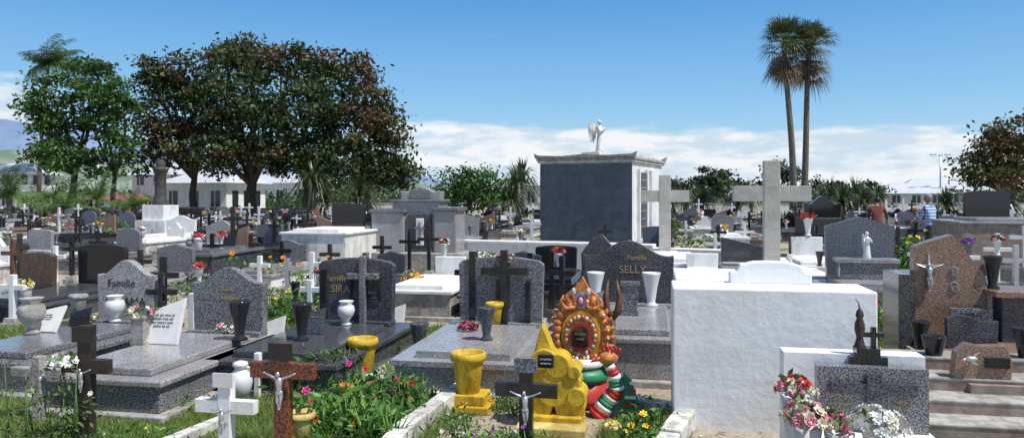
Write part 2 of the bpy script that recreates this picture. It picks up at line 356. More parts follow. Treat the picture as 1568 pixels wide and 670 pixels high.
def angelparts(mb,s,mat,c=(0,0,0),rot=0.,ws=1.):
    M0=mb.M.copy(); mb.M=M0@Matrix.Translation(c)@Matrix.Rotation(rot,4,'Z')
    P=lambda a,b,d:(a*s,b*s,d*s)
    mb.lathe([(r*s,q*s) for r,q in [(.15,0),(.16,.03),(.13,.2),(.11,.42),(.09,.55),(.105,.66),(.12,.74),(.09,.8),(.035,.83),(.035,.86)]],P(0,0,0),mat,14,sy=.8)
    mb.ball(P(0,-.015,.92),(.055*s,.06*s,.075*s),mat,10,8); mb.ball(P(0,.02,.94),(.062*s,.06*s,.07*s),mat,10,8); mb.ball(P(0,-.075,.915),.012*s,mat,6,4)
    for q in (-1,1):
        mb.tube([P(q*.1,0,.75),P(q*.15,-.06,.62),P(q*.04,-.14,.7),P(q*.01,-.16,.76)],[.042*s,.038*s,.028*s,.02*s],mat,7)
        w=[(q*.02,.7),(q*.1,.84),(q*.2,.92),(q*.26,.9),(q*.27,.78),(q*.25,.55),(q*.2,.36),(q*.16,.3),(q*.13,.45),(q*.06,.58)]
        M1=mb.M.copy(); mb.M=M1@Matrix.Translation((0,.08*s,0))@Matrix.Rotation(q*.95,4,'Z')
        mb.prism([(a*s*ws,b*s) for a,b in w],-.02*s,.02*s,mat)
        for k in range(4): mb.tube([(q*(.07+.045*k)*s*ws,-.025*s,.8*s),(q*(.12+.035*k)*s*ws,-.025*s,(.42+.07*k)*s)],[.018*s,.012*s],mat,5)
        mb.M=M1
    mb.M=M0

GR=[]
def mark(x,y,r): GR.append((x,y,r))
def tomb(b,d,w,L,h,hw,hh,kind,mb_body=granL,mb_slab=granL,mb_head=gran,t=.1,extras=None,name='tomb',yaw=YAW,curb=None,ins=None,insm=None,bev=.012):
    x,y=site(b,d); mb=MB()
    mb.box(0,-L/2+.18,-.1,w+.16,L+.16,.16,curb or conc)
    mb.box(0,-L/2+.18,.06,w,L,h-.1,mb_body)
    mb.box(0,-L/2+.18,h-.04,w+.07,L+.07,.05,mb_slab)
    mb.box(0,-L/2-.0,h+.01,w*.72,L*.72,.06,mb_slab)
    mb.box(0,0,h+.01,hw*.94,t*2,.05,mb_body)
    if kind: mb.prism(profile(kind,hw,hh),-t/2,t/2,mb_head,0,h+.03)
    if extras: extras(mb,h+.01)
    o=mb.obj(name,(x,y,0),yaw,bev)
    if ins:
        for (s,ox,oz,sz) in ins: text(o,s,ox,-t/2-.003,h+oz,sz,insm or gold)
    fx=x-math.sin(-YAW)*L/2; mark(fx,y-L/2,1.1); return o
def cross(b,d,z0,h,w,t,mat,zb=.66,basem=None,name='grave_cross',cp=None,plaque=None,yaw=YAW,fl=None,th=None,bev=.006):
    x,y=site(b,d); mb=MB(); z=0
    if basem: mb.box(0,0,0,t*4,t*3,t*1.3,basem,.9); mb.box(0,0,t*1.3,t*2.6,t*2,t*.9,basem,.9); z=t*2
    crossparts(mb,0,0,z-.02,h-z+.02,w,t,mat,zb,th)
    T=(th or t)/2
    if cp: corpus(mb,0,-T-.02,z+(h-z)*zb-cp*.8,cp,silver)
    if plaque: mb.box(0,-T-.008,z+(h-z)*.86,t*1.7,.012,t*1.1,plaque)
    if fl: bouquet(mb,(-.1,-T-.04,h*zb+.05),.1,fl,16,.035,14)
    return mb.obj(name,(x,y,z0),yaw,bev)

# ------------------------------------------------------------------ world / light / camera
SE=math.radians(60); SA=math.radians(119)
S=Vector((math.sin(SA)*math.cos(SE),math.cos(SA)*math.cos(SE),math.sin(SE)))
wd=bpy.data.worlds.new("World"); scene.world=wd; wd.use_nodes=True; nt=wd.node_tree
bg=nt.nodes['Background']; bg.inputs[1].default_value=.13
sky=nt.nodes.new('ShaderNodeTexSky'); sky.sky_type='NISHITA'; sky.sun_disc=False; sky.sun_elevation=SE; sky.sun_rotation=SA
sky.air_density=1.0; sky.dust_density=.4; sky.ozone_density=2.0
nt.links.new(sky.outputs[0],bg.inputs[0])
tc=nt.nodes.new('ShaderNodeTexCoord').outputs['Generated']
sp=nt.nodes.new('ShaderNodeSeparateXYZ'); nt.links.new(tc,sp.inputs[0])
def math_(op,a,b=None):
    n=nt.nodes.new('ShaderNodeMath'); n.operation=op
    for i,v in enumerate((a,b)):
        if v is None: continue
        if isinstance(v,(int,float)): n.inputs[i].default_value=v
        else: nt.links.new(v,n.inputs[i])
    return n.outputs[0]
cr=nt.nodes.new('ShaderNodeValToRGB'); nt.links.new(sp.outputs[2],cr.inputs[0])
el=cr.color_ramp.elements; el[0].position=0.; el[0].color=(.54,.74,.9,1); el[1].position=.5; el[1].color=(.05,.2,.52,1)
for p,c in ((.06,(.42,.68,.9)),(.13,(.245,.55,.88)),(.25,(.095,.35,.77))): q=el.new(p); q.color=(*c,1)
bgh=nt.nodes.new('ShaderNodeBackground'); nt.links.new(cr.outputs[0],bgh.inputs[0]); bgh.inputs[1].default_value=1.
mh=nt.nodes.new('ShaderNodeMixShader'); nt.links.new(rng(nt,sp.outputs[2],.25,.6,.85,0.),mh.inputs[0]); nt.links.new(bg.outputs[0],mh.inputs[1]); nt.links.new(bgh.outputs[0],mh.inputs[2])
mp=nt.nodes.new('ShaderNodeMapping'); mp.inputs['Scale'].default_value=(3.,3.,12.); mp.inputs['Location'].default_value=(1.3,.4,.2); nt.links.new(tc,mp.inputs[0])
n1=noise(nt,mp.outputs[0],1.7,11,.6)
# the cloud bank is deeper on the western (left) side and thins to the east
zz=math_('ADD',sp.outputs[2],math_('MULTIPLY',sp.outputs[0],.05))
dens=math_('SUBTRACT',n1,rng(nt,zz,.075,.125,-.06,.36))
low=rng(nt,dens,.3,.46)
az=rng(nt,sp.outputs[0],-.24,-.12,.0,1.); az2=rng(nt,sp.outputs[0],-.56,-.5,.95,0.)
mask=math_('MULTIPLY',math_('MULTIPLY',low,math_('MAXIMUM',az,az2)),.92)
bg2=nt.nodes.new('ShaderNodeBackground'); n2=noise(nt,mp.outputs[0],3.3,8,.62)
nt.links.new(mixc(nt,rng(nt,n2,.4,.6),(.62,.74,.86),(.95,.965,.98)),bg2.inputs[0]); bg2.inputs[1].default_value=1.
mxs=nt.nodes.new('ShaderNodeMixShader'); nt.links.new(mask,mxs.inputs[0]); nt.links.new(mh.outputs[0],mxs.inputs[1]); nt.links.new(bg2.outputs[0],mxs.inputs[2])
nt.links.new(mxs.outputs[0],nt.nodes['World Output'].inputs[0])
sl=bpy.data.lights.new('sun','SUN'); sl.energy=5.; sl.angle=math.radians(.5); sl.color=(1,.96,.9)
so=bpy.data.objects.new('sun',sl); scene.collection.objects.link(so); so.rotation_euler=S.to_track_quat('Z','Y').to_euler(); so.location=(0,0,30)
cam=bpy.data.cameras.new('camera'); co=bpy.data.objects.new('camera',cam); scene.collection.objects.link(co); scene.camera=co
cam.sensor_width=36; cam.lens=F/1568*36; cam.shift_y=-35/1568; cam.clip_end=20000; cam.clip_start=.05
co.location=(0,0,CH); co.rotation_euler=(PI/2,0,0)
scene.view_settings.view_transform='Standard'; scene.view_settings.look='None'; scene.view_settings.exposure=0

# ------------------------------------------------------------------ ground
m,nt,b=base('ground_sand_and_grass'); tc=nt.nodes.new('ShaderNodeTexCoord').outputs['Object']
sand=mixc(nt,rng(nt,noise(nt,tc,9,8,.7),.35,.65),(.44,.37,.28),(.27,.22,.16))
sand=mixc(nt,rng(nt,noise(nt,tc,60,3,.6),.55,.7),sand,(.54,.49,.41))
gr=mixc(nt,rng(nt,noise(nt,tc,14,5,.7),.35,.65),(.07,.12,.03),(.15,.19,.06))
c=mixc(nt,rng(nt,noise(nt,tc,.45,6,.6),.5,.6),sand,gr)
nt.links.new(c,b.inputs['Base Color']); b.inputs['Roughness'].default_value=.95; bumpn(nt,b,noise(nt,tc,22,8,.7),.6,.04)
mb=MB(); mb.add([(-6000,-60,0),(6000,-60,0),(6000,9000,0),(-6000,9000,0)],[(0,1,2,3)],m); mb.obj('ground')

mtn=M_('hazy_mountain',(.15,.22,.34),(.19,.26,.38),.004,rough=1,grime=0); hillg=M_('green_hill',(.11,.17,.12),(.24,.27,.22),.03,rough=1,grime=0)  # aerial haze is painted into the mountain's bluish base colour
def hill(name,x0,x1,y,hf,mat):
    mb=MB(); n=90; vs=[];fs=[]
    for i in range(n+1):
        x=x0+(x1-x0)*i/n; h=max(0,hf(x))
        vs+=[(x,y-h*2,-5),(x,y-h*.9,h*.55+h*.04*math.sin(i*2.1)),(x,y,h),(x,y+h*5,-5)]
    for i in range(n):
        a=i*4; fs+=[(a,a+4,a+5,a+1),(a+1,a+5,a+6,a+2),(a+2,a+6,a+7,a+3)]
    mb.add(vs,fs,mat,True); mb.obj(name)
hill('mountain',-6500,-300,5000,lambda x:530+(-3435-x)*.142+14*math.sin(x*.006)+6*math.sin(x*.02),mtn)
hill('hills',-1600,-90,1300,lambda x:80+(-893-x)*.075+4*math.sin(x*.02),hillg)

# ------------------------------------------------------------------ trees
G1=[(.06,.13,.022),(.085,.18,.034),(.035,.075,.018)]; GD=[(.03,.055,.016),(.05,.082,.022),(.085,.11,.034)]
def lobes_from(b0,d,specs):
    return [((b-b0)/F*d,dy,hz(y,d),rx/F*d,rx/F*d*.85,rz/F*d) for (b,y,rx,rz,dy) in specs]
tree('tree',125,46,lobes_from(125,46,[(78,150,34,32,0),(122,120,38,30,1),(165,130,34,32,-1),(72,205,32,34,0),(120,175,45,34,1),(172,190,36,40,0),(112,235,40,24,-1),(165,248,34,20,0),(58,178,18,24,0),(190,155,22,24,0),(70,245,26,14,0)]),G1,[4,3,3],[(-.5,0,.24,3.2),(1.7,.5,.18,3.)],dens=3.0,per=60,ls=.16,clr=.7,holes=.3)
big=lobes_from(400,50,[(238,130,28,30,0),(262,100,22,20,0),(300,115,40,36,1),(345,92,38,28,0),(395,85,40,28,-1),(440,95,34,26,1),(480,112,40,32,0),(535,115,40,32,1),(572,150,28,34,0),(592,190,24,30,0),(240,180,36,42,0),(310,170,54,50,1),(390,160,60,52,-1),(470,175,60,50,-1),(545,195,50,46,-1),(600,235,28,30,0),(262,235,40,28,0),(350,232,56,32,-1),(440,240,54,32,-1),(520,250,56,32,-1),(585,268,42,22,0),(618,272,24,18,0),(632,250,10,10,0),(215,235,22,24,0),(222,95,10,12,0),(500,282,26,12,0)])
tree('almond_tree',400,50,big,GD,[4,3,2],[(-.7,0,.4,2.6),(-5,1,.26,3.0),(3.1,0,.36,2.4),(7,.5,.24,2.4)],dens=2.9,per=62,ls=.175,clr=.85,rust=1.2,holes=.3)
tree('almond_tree',1545,42,lobes_from(1545,42,[(1562,205,46,26,0),(1525,232,36,26,0),(1496,252,22,20,0),(1580,250,56,42,1),(1530,268,46,20,0),(1480,262,10,10,0)]),[(.065,.09,.02),(.11,.1,.03)],[3,2],[(0,0,.35,2)],dens=3.4,per=55,ls=.15,clr=.7,rust=.3)
tree('tree',718,44,lobes_from(718,44,[(700,285,34,26,0),(730,275,32,20,0),(755,292,22,20,0),(690,303,24,20,0),(725,305,35,18,0)]),[(.08,.17,.035),(.055,.12,.025)],[3,2],[(0,0,.2,1.5)],dens=4,per=50,ls=.13,clr=.55)
for (b,d,sp_) in [(1085,60,[(1085,268,24,14,0),(1100,282,32,18,0),(1065,287,22,12,0)]),(1165,62,[(1180,264,12,8,0),(1190,260,18,12,0),(1200,272,26,18,0),(1165,288,22,10,0)]),(1030,58,[(1030,290,26,12,0)]),(1290,60,[(1285,292,30,12,0),(1330,292,26,12,0),(1250,286,22,16,0)])]:
    tree('tree',b,d,lobes_from(b,d,sp_),[(.035,.06,.025),(.055,.085,.035)],[1,1],[(0,0,.2,1.5)],dens=3.4,per=45,ls=.17,clr=.6)
P=[]
while len(P)<2300:
    xx=R.uniform(-62,62); dd=R.uniform(68,82); bb=784+xx/dd*F
    gap=(238<bb<378) or (0<bb<40) or (1340<bb<1432)
    hh=(1.7+.7*math.sin(xx*.35)+.6*math.sin(xx*.9+2)+.35*math.sin(xx*2.3))*(.3 if gap else 1)
    P.append((xx,dd,max(.3,hh*R.uniform(.1,1.15))))
n=len(P); K=np.array(P); pts=(K[:,None,:]+NR.normal(size=(n,26,3))*np.array([.7,.7,.3])).reshape(-1,3); pts[:,2]=np.maximum(pts[:,2],.1)
leaves('distant_trees',pts,.2*NR.uniform(.6,1.3,len(pts)),np.repeat(palette(n,[(.04,.07,.03),(.06,.11,.035),(.09,.13,.045)],[3,3,1]),26,axis=0),leafm)
x,y=site(1214,45); fanpalm('fan_palm',(x,y,0),10.9,2.0,-.45)
x,y=site(1229,46); fanpalm('fan_palm',(x,y,0),10.9,2.0,.5)
x,y=site(58,62); featherpalm('coconut_palm',(x,y,0),12.8,3.0,34,(.6,.2),.9,(.07,.12,.03))
for b,d,h,L in [(15,40,1.8,2.0),(58,44,1.3,1.8),(84,40,1.8,1.7),(100,38,1.2,1.6),(150,40,1.6,1.5),(205,46,1.2,1.6)]:
    x,y=site(b,d); featherpalm('palm',(x,y,0),h,L,18,(.1,0),0,(.1,.17,.04))
for b,d,z,L in [(792,45,2.3,2.),(785,44,1.3,1.7),(800,47,2.9,1.6),(480,44,2.4,2.),(548,42,1.6,2.2),(500,46,1.2,1.8),(1270,48,1.5,1.8),(1310,50,1.6,1.8),(1235,47,1.3,1.6),(1345,52,1.4,1.4),(1450,38,1.1,1.3),(1535,36,1.2,1.4),(1050,52,1.8,1.6),(1075,50,1.2,1.6),(1130,50,1.4,1.5),(1150,55,1.6,1.5),(985,50,1.4,1.4),(1020,55,1.8,1.4),(1255,44,1.,1.5),(1290,46,1.2,1.7),(1325,45,1.1,1.6)]:
    x,y=site(b,d); rosette('pandanus',(x,y,0),130,L,.045,(.055,.08,.027),z,-.5,1.4,.55,.14)

# ------------------------------------------------------------------ buildings
def house(b,d,w,dep,h,rh,floors=2,nw=4,yaw=YAW*1.5,name='white_house',rm=None,z0=0.):
    x,y=site(b,d); e=empty(name,(x,y,z0),yaw)
    mb=MB(); mb.box(0,0,-.3-z0,w,dep,h+.3+z0,white); mb.obj('walls',parent=e)
    mb=MB(); ov=.5
    mb.add([(-w/2-ov,-dep/2-ov,h+.01),(w/2+ov,-dep/2-ov,h+.01),(w/2+ov,dep/2+ov,h+.01),(-w/2-ov,dep/2+ov,h+.01),(-w/2+rh,0,h+rh),(w/2-rh,0,h+rh)],[(0,1,5,4),(1,2,5),(2,3,4,5),(3,0,4),(3,2,1,0)],rm or roofw); mb.obj('roof',parent=e)
    mb=MB()
    for f in range(floors):
        for i in range(nw):
            wx=-w/2+w*(i+.5)/nw; wz=.9+f*h/floors*1.0; hh=h/floors*.45
            mb.box(wx,-dep/2-.01,wz,w/nw*.4,.06,hh,glass); mb.box(wx,-dep/2-.05,wz-.1,w/nw*.6,.12,.08,white); mb.box(wx,-dep/2-.04,wz,.06,.1,hh,white)
        for k in (-1,0,1): mb.box(w/2+.01,k*dep/3.5,.9+f*h/floors,.06,dep*.14,h/floors*.45,glass)
    mb.obj('windows',parent=e)
house(330,60,5.8,5,2.7,1.,1,3); house(285,66,7.0,5,3.5,1.1,2,4); house(28,66,4,4,3.6,1.,2,2); house(195,64,3.5,4,1.4,.5,1,2,rm=roofr)
house(440,95,10,7,3.3,1.2,1,4); house(1392,62,4.4,5,1.9,.9,1,3); house(1420,74,5,5,2.3,1.2,1,3); house(1060,95,8,6,2.,.8,1,3); house(820,66,1.6,3,2.6,.4,1,1)
def wall(b0,d0,b1,d1,h,t,mat,capm,name='low_wall'):
    p=Vector((*site(b0,d0),0)); q=Vector((*site(b1,d1),0)); L=(q-p).length; mb=MB(); mb.box(L/2,0,-.1,L,t,h+.1,mat); mb.box(L/2,0,h,L+.06,t+.08,.06,capm)
    return mb.obj(name,p,math.atan2(q.y-p.y,q.x-p.x),.01)
wall(345,44,470,42,.95,.35,stonewall,basalt,'stone_wall'); wall(-60,52,330,50,.9,.35,stonewall,conc,'stone_wall'); wall(480,60,1700,56,1.1,.3,whiteold,conc,'boundary_wall')
for b,d,h in [(1440,60,4.9),(150,60,4.5)]:
    x,y=site(b,d); mb=MB(); mb.tube([(0,0,0),(0,0,h*.5),(0,0,h)],[.1,.07,.05],silver,8); mb.tube([(0,0,h),(.2,0,h+.12),(.5,0,h+.13)],[.05,.04,.04],silver,6); mb.box(.6,0,h+.08,.4,.18,.08,silver); mb.tube([(0,0,h),(-.2,0,h+.12),(-.5,0,h+.13)],[.05,.04,.04],silver,6); mb.box(-.6,0,h+.08,.4,.18,.08,silver); mb.obj('street_lamp',(x,y,0))

# ------------------------------------------------------------------ mausoleum
d=23.; x,y=site(896,d); MY=-.44; e=empty('mausoleum',(x,y,0),MY); mark(x+.6,y+1.4,3.3)
w=149/F*d; top=hz(249,d); dep=3.6
mb=MB(); mb.box(0,dep/2,0,w+.3,dep+.3,.3,conc); mb.box(0,dep/2,.3,w,dep,top-.3,white); mb.obj('walls',parent=e,bevel=.02)
mb=MB(); mb.box(0,-.02,.33,w-.02,.05,top-.36,granTile); mb.obj('granite_front',parent=e)
mb=MB(); mb.box(0,dep/2,top,w+.14,dep+.14,.07,concW); mb.box(0,dep/2,top+.07,w+.2,dep+.22,.08,conc)
pr=[(-w/2-.12,0),(w/2+.12,0),(w/2+.18,.17),(w/2+.02,.1),(w/4,.07),(0,.12),(-w/4,.07),(-w/2-.02,.1),(-w/2-.18,.17)]
mb.prism(pr,-.16,-.06,conc,0,top+.15); mb.prism(pr,dep+.04,dep+.14,whiteold,0,top+.15)
mb.box(0,dep/2,top+.15,w+.05,dep-.1,.08,concW); mb.box(.1,.5,top+.23,.6,.6,.12,whiteold)
mb.obj('cornice',parent=e,bevel=.015)
mb=MB()
mb.box(w/2+.01,1.0,.45,.06,.75,top-.75,glass); 
for k in range(6): mb.box(w/2+.05,.68+.13*k,.45,.04,.03,top-.75,silver)
for k in range(9): mb.box(w/2+.052,1.,.5+k*.24,.03,.74,.025,silver)
mb.box(w/2+.03,.55,.4,.12,.12,top-.6,white); mb.box(w/2+.03,1.45,.4,.12,.12,top-.6,white); mb.box(w/2+.04,2.3,.4,.12,.8,top-.6,white)
mb.obj('grille_door',parent=e)
mb=MB(); angelparts(mb,1.0,whiteold,(.3,.5,top+.35),rot=1.6,ws=1.1); mb.obj('angel_figure',parent=e)
wall(700,17.5,1000,15.8,.62,.3,white,white); wall(1000,15.8,1110,15.2,.55,.3,whiteold,white)

d=17; x,y=site(642,d); mark(x,y,2.4); mb=MB()
mb.box(0,.3,0,2.4,2.,.45,conc); mb.box(-.62,.0,.45,.75,.8,hz(325,d)-.45,granL); mb.box(.72,.0,.45,.5,.8,hz(322,d)-.45,granL)
mb.box(0,.1,.45,1.1,.7,hz(305,d)-.45,granL); mb.prism(profile('scroll',.95,.3),-.22,.1,granL,.1,hz(306,d)); mb.prism(profile('arch',.5,.22),-.26,.05,gran,.1,hz(304,d))
mb.box(-.62,0,hz(325,d),.85,.9,.08,gran); mb.box(.72,0,hz(322,d),.6,.9,.08,gran); mb.box(0,.1,hz(305,d)-.06,1.2,.8,.06,gran)
mb.box(.1,-.28,.5,.55,.06,.8,granD); mb.box(.12,-.33,.6,.18,.04,.6,white); crossparts(mb,.12,-.37,.62,.5,.26,.05,gran)
o=mb.obj('family_vault',(x,y,0),YAW,.015)

# ------------------------------------------------------------------ main tombs
def ex1(mb,h): crossparts(mb,.42,-.03,h-.05,.62,.36,.06,granB,.62)
tomb(197,8.1,1.0,2.0,.3,.70,.68,'serp',gran,gran,granL,extras=ex1,ins=[('Famille',-.05,.42,.12),('CHIAMA',0,.22,.13)],insm=black)
tomb(353,7.5,1.05,2.0,.3,.78,.66,'serp',gran,granL,gran,ins=[('Famille',0,.45,.045),('P. MARIAYE',0,.36,.05)])
def ex3(mb,h): crossparts(mb,.1,-.09,h-.0,.75,.36,.07,gran,.66); mb.box(.12,-.06,h+.28,.36,.02,.24,granB); mb.box(-.36,0,h,.07,.16,.6,granB); 
tomb(547,8.1,1.15,2.05,.3,.86,.70,'low',granD,granD,granD,extras=ex3,ins=[('Famille',-.22,.48,.09),('SIRANDOM',0,.36,.11)])
def ex4(mb,h):
    crossparts(mb,.05,-.1,h,.82,.5,.075,black,.68); mb.box(-.31,-.0,h,.07,.14,.8,granB)
    mb.lathe([(.035,0),(.035,.006)],(.28,-.055,h+.3),marble,10)
    for q in (-.02,.3): mb.box(q,-.07,h,.05,.05,.5,granB)
tomb(768,8.0,1.15,1.95,.3,.92,.72,'low',granL,granL,gran,extras=ex4,curb=concW)
def ex5(mb,h): mb.prism([(-.53,0),(-.2,0),(-.2,.7),(-.3,.82),(-.42,.78),(-.55,.6)],.06,.14,granD,0,h); 
tomb(962,8.6,1.2,2.1,.42,1.03,.74,'serp',granL,granL,granD,extras=ex5,ins=[('Famille',.1,.55,.08),('SELLY',.05,.4,.12)],curb=conc)
tomb(158,11.4,1.1,2,.3,.82,.64,'low',granD,granD,granB,name='tomb'); tomb(270,13.3,1.,2,.3,.72,.52,'peak',gran,granL,gran)
tomb(60,11.2,1.1,2,.28,.55,.55,'low',granB,granB,granBr); tomb(339,18,1.1,2,.5,.78,.6,'serp',whiteold,granL,granL); tomb(278,24,1.4,2,.45,1.05,.6,'serp',white,white,marble)
tomb(198,18,1,2,.3,.65,.6,'arch',conc,gran,gran); tomb(63,18.5,1,2,.3,.68,.55,'low',whiteold,gran,granL); 
tomb(534,17,1.4,2,.95,.8,.55,'low',whiteold,white,granB); tomb(450,15,1.,2,.3,.6,.5,'wave',white,granL,gran)
tomb(600,12.5,1.1,2,.35,.5,.4,'peak',gran,granD,granD); tomb(690,12,1.,2,.4,.5,.3,'flat',conc,white,white)
tomb(852,12.4,1.2,2.,.45,.7,.4,'low',granD,granB,granB); tomb(800,11.8,1.1,2,.35,.6,.45,'peak',granD,granD,granD)
tomb(1075,12.0,1.3,2.3,.5,.5,.25,'flat',white,white,white); tomb(1137,14,1.3,2,.4,.8,.5,'slantL',white,granL,granD)
def exB(mb,h): 
    mb.box(0,-.35,h-.05,.75,.3,.35,gran); mb.box(0,-.35,h+.3,.82,.36,.05,granL); angelparts(mb,.38,marble,(.02,-.35,h+.35),rot=.3,ws=.5)
tomb(1315,11,1.3,1.2,.45,.95,.92,'peak',granL,granL,granBl,extras=exB)
tomb(1180,13.2,1.5,2.2,.42,.9,.1,None,white,white,white)
tomb(1018,14.2,1.3,2.2,.6,.5,.1,None,whiteold,white,white)
tomb(1235,15,1.2,2,.45,.6,.4,'flat',white,whiteold,white); tomb(1510,15,1.9,1.5,1.22,.85,.56,'low',pinkst,granL,granB)
cross(1018,14.2,.62,hz(268,14.2)-.62,.9,.22,cream,.66,name='stone_cross',th=.18)
cross(1181,13,.42,hz(246,13)-.42,1.29,.27,tilecr,.63,name='stone_cross',th=.22,bev=.01)
for b,d,h,w,mt in [(560,9.0,1.02,.42,gran),(250,9.6,.92,.42,granB),(325,15,.95,.45,granB),(657,15.5,1.1,.5,granB),(627,15.8,1.0,.45,granB),(723,9.4,1.0,.45,granB),(812,9.9,.95,.4,granB),(845,10.2,.95,.36,granB),(860,10.,.9,.36,black),(20,13,.95,.45,bwood),(30,14,1.,.4,wood),(85,13.5,.8,.4,white),(432,15,.8,.42,granB),(398,12.5,.7,.36,white),(478,12.,.8,.35,white),(295,8.3,.62,.3,white),(440,12,.7,.4,silver),(1095,16,.9,.45,white),(1140,20,1.,.5,white),(1050,21,1.,.4,white),(1480,12.5,.9,.4,white),(1527,13,1.05,.45,white),(1555,11.5,.95,.4,silver),(1250,18,1.,.4,granB),(1405,14,.8,.35,white),(1375,17,1.,.5,wood),(475,9.8,.6,.3,white),(365,10.5,.7,.35,granB),(215,12.5,.8,.4,wood),(110,14.5,.9,.4,granB),(505,14,.8,.4,wood),(585,15,.9,.4,granB),(385,16,.9,.4,wood),(150,16,.95,.4,granB),(20,9.5,.7,.35,white),(300,17,.9,.4,granB)]:
    cross(b,d,0,h,w,.07,mt,.66,conc)

d=25; x,y=site(246,d); mb=MB(); mb.box(0,0,0,1.1,1.1,.9,whiteold); mb.box(0,0,.9,.8,.8,.5,white); mb.lathe([(.26,0),(.28,.1),(.2,.2),(.17,1.0),(.22,1.1),(.25,1.2),(.14,1.28),(.16,1.4),(.1,1.5),(.02,1.52)],(0,0,1.4),basalt,14); mb.obj('memorial_column',(x,y,0),YAW,.01)
d=21; x,y=site(1258,d); mb=MB(); mb.box(0,0,0,1.5,1.6,.6,basalt); mb.box(0,0,.6,1.2,1.2,.5,basalt); mb.prism(profile('scroll',1.,.6),-.15,.15,granB,0,1.1); mb.obj('basalt_tomb',(x,y,0),YAW,.02); mark(x,y,1.6)

# ------------------------------------------------------------------ white block vault, right foreground
x0,y0=site(1030,5.46); mb=MB(); mb.box(.70,.25,-.05,1.40,.5,1.08,whitecl); mb.obj('whitewashed_vault',(x0,y0,0),YAW,.012)
mb=MB(); pr=[(-.3,0),(.3,0),(.3,.08),(.25,.09),(.22,.14),(.12,.165),(.0,.17),(-.12,.165),(-.22,.14),(-.25,.09),(-.3,.08)]; mb.prism(pr,0,.12,whitecl); x,y=site(1180,5.7); mb.obj('vault_headpiece',(x,y,1.03),YAW,.01)
d=4.7; x,y=site(1308,d); mb=MB(); mb.box(-.0,.1,0,.84,.16,hz(543,d),whitecl); mb.box(.0,-.35,-.05,.84,.72,.3,whitecl)
hh=hz(556,d)
mb.box(.08,-.06,.25,.64,.09,hh-.25,gran); mb.box(.08,-.125,.25,.085,.04,hh-.28,granD); mb.box(.08,-.122,hh-.16,.5,.034,.07,granD)
mb.box(.08,.03,hh,.22,.12,.05,granB); mb.box(.08,.03,hh+.05,.14,.1,.05,granB)
mb.lathe([(.04,0),(.03,.02),(.02,.06),(.032,.11),(.03,.15),(.018,.18),(.026,.2),(.02,.225),(.003,.25)],(.04,.03,hh+.1),wood,12); mb.tube([(.04,.03,hh+.33),(.03,.02,hh+.38),(.01,.02,hh+.41)],[.006,.004,.002],wood,5)
crossparts(mb,.12,.03,hh+.1,.13,.12,.03,granB,.5)
o=mb.obj('small_tomb',(x,y,0),YAW,.006)
for s_,ox,oz,sz in [('A',-.1,.19,.05),('ABADY',-.12,.09,.045),('Jean Marie',-.11,.04,.028),('1934 - 2001',-.11,0,.028),('RAMIN',.24,.12,.045),('Louis',.24,.07,.03),('1929 - 2011',.25,.03,.028),('Regrets',-.1,-.05,.03)]: text(o,s_,ox,-.112,hh-.25+oz-.02,sz,gold)
def bq(b,d,z,r,cols,n,fs,g=30,name='flower_bouquet'):
    mb=MB(); bouquet(mb,(0,0,0),r,cols,n,fs,g); mb.lathe([(.05,-z),(.06,-z+.02),(.05,-z*.5),(.08,-.02),(.07,-.02),(.01,-.06)],(0,0,0),marble,14); x,y=site(b,d); return mb.obj(name,(x,y,z))
bq(1218,4.3,.57,.11,['pink','pink','cream','red'],40,.032); bq(1236,4.12,.45,.13,['cream','pink','cream'],46,.034); bq(1345,3.95,.46,.15,['white','white','cream'],80,.028); bq(1285,4.05,.44,.08,['pink','cream'],20,.03)

# ------------------------------------------------------------------ right side pink granite tomb
d=7.2; x,y=site(1452,d); mb=MB()
mb.box(.3,-.75,-.05,1.7,2.1,.2,pinkst); mb.box(.32,-.7,.15,1.5,1.9,.12,pinkst); mb.box(.32,-.5,.27,1.35,1.4,.08,granP)
pr=[(-.32,0),(.32,0),(.32,.5),(.3,.62),(.12,.86),(.02,1.0),(-.08,.97),(-.2,.93),(-.32,.88)]
mb.prism(pr,-.06,.08,granP,0,.33)
mb.box(.62,0,.35,.5,.5,.42,granD); mb.box(.6,-.02,.77,.62,.6,.05,granP)
mb.box(-.42,.1,.1,.14,.5,.85,granD)
crossparts(mb,-.2,-.08,.78,.36,.2,.02,silver,.68); corpus(mb,-.2,-.1,.8,.26,silver)
for cx,cz in ((.03,.98),(.03,.83)): mb.disc(cx,cz,.042,-.068,-.06,granL,20,.052); mb.disc(cx,cz,.035,-.072,-.069,sepia,20,.044)
mb.box(.12,-.2,.35,.36,.05,.3,gran)
o=mb.obj('pink_granite_tomb',(x,y,0),YAW,.008)
text(o,'FAMILLE',.12,-.228,.58,.05,black); text(o,'SANGEETA',.12,-.228,.52,.045,black); text(o,'Regrets',.12,-.228,.42,.04,black)
mb=MB(); mb.prism(profile('wave',.42,.3),-.03,.03,granD); xx,yy=site(1487,6.6); o=mb.obj('memorial_plaque',(xx,yy,.35),YAW,.005)
mb=MB()
for k in range(4): mb.box(0,.0+.28*k,.0,1.9,.3,.1*(k+1),pinkst); mb.box(0,.28*k-.005,.1*(k+1)-.02,1.92,.3,.023,conc)
xx,yy=site(1530,5.3); mb.obj('stone_steps',(xx,yy,-.0),YAW,.008)
mb=MB(); mb.prism([(-.2,0),(.2,0),(.21,.13),(.17,.26),(-.02,.25),(-.1,.27),(-.18,.2)],-.05,.05,granP); mb.box(.1,-.06,.09,.17,.02,.08,granB)
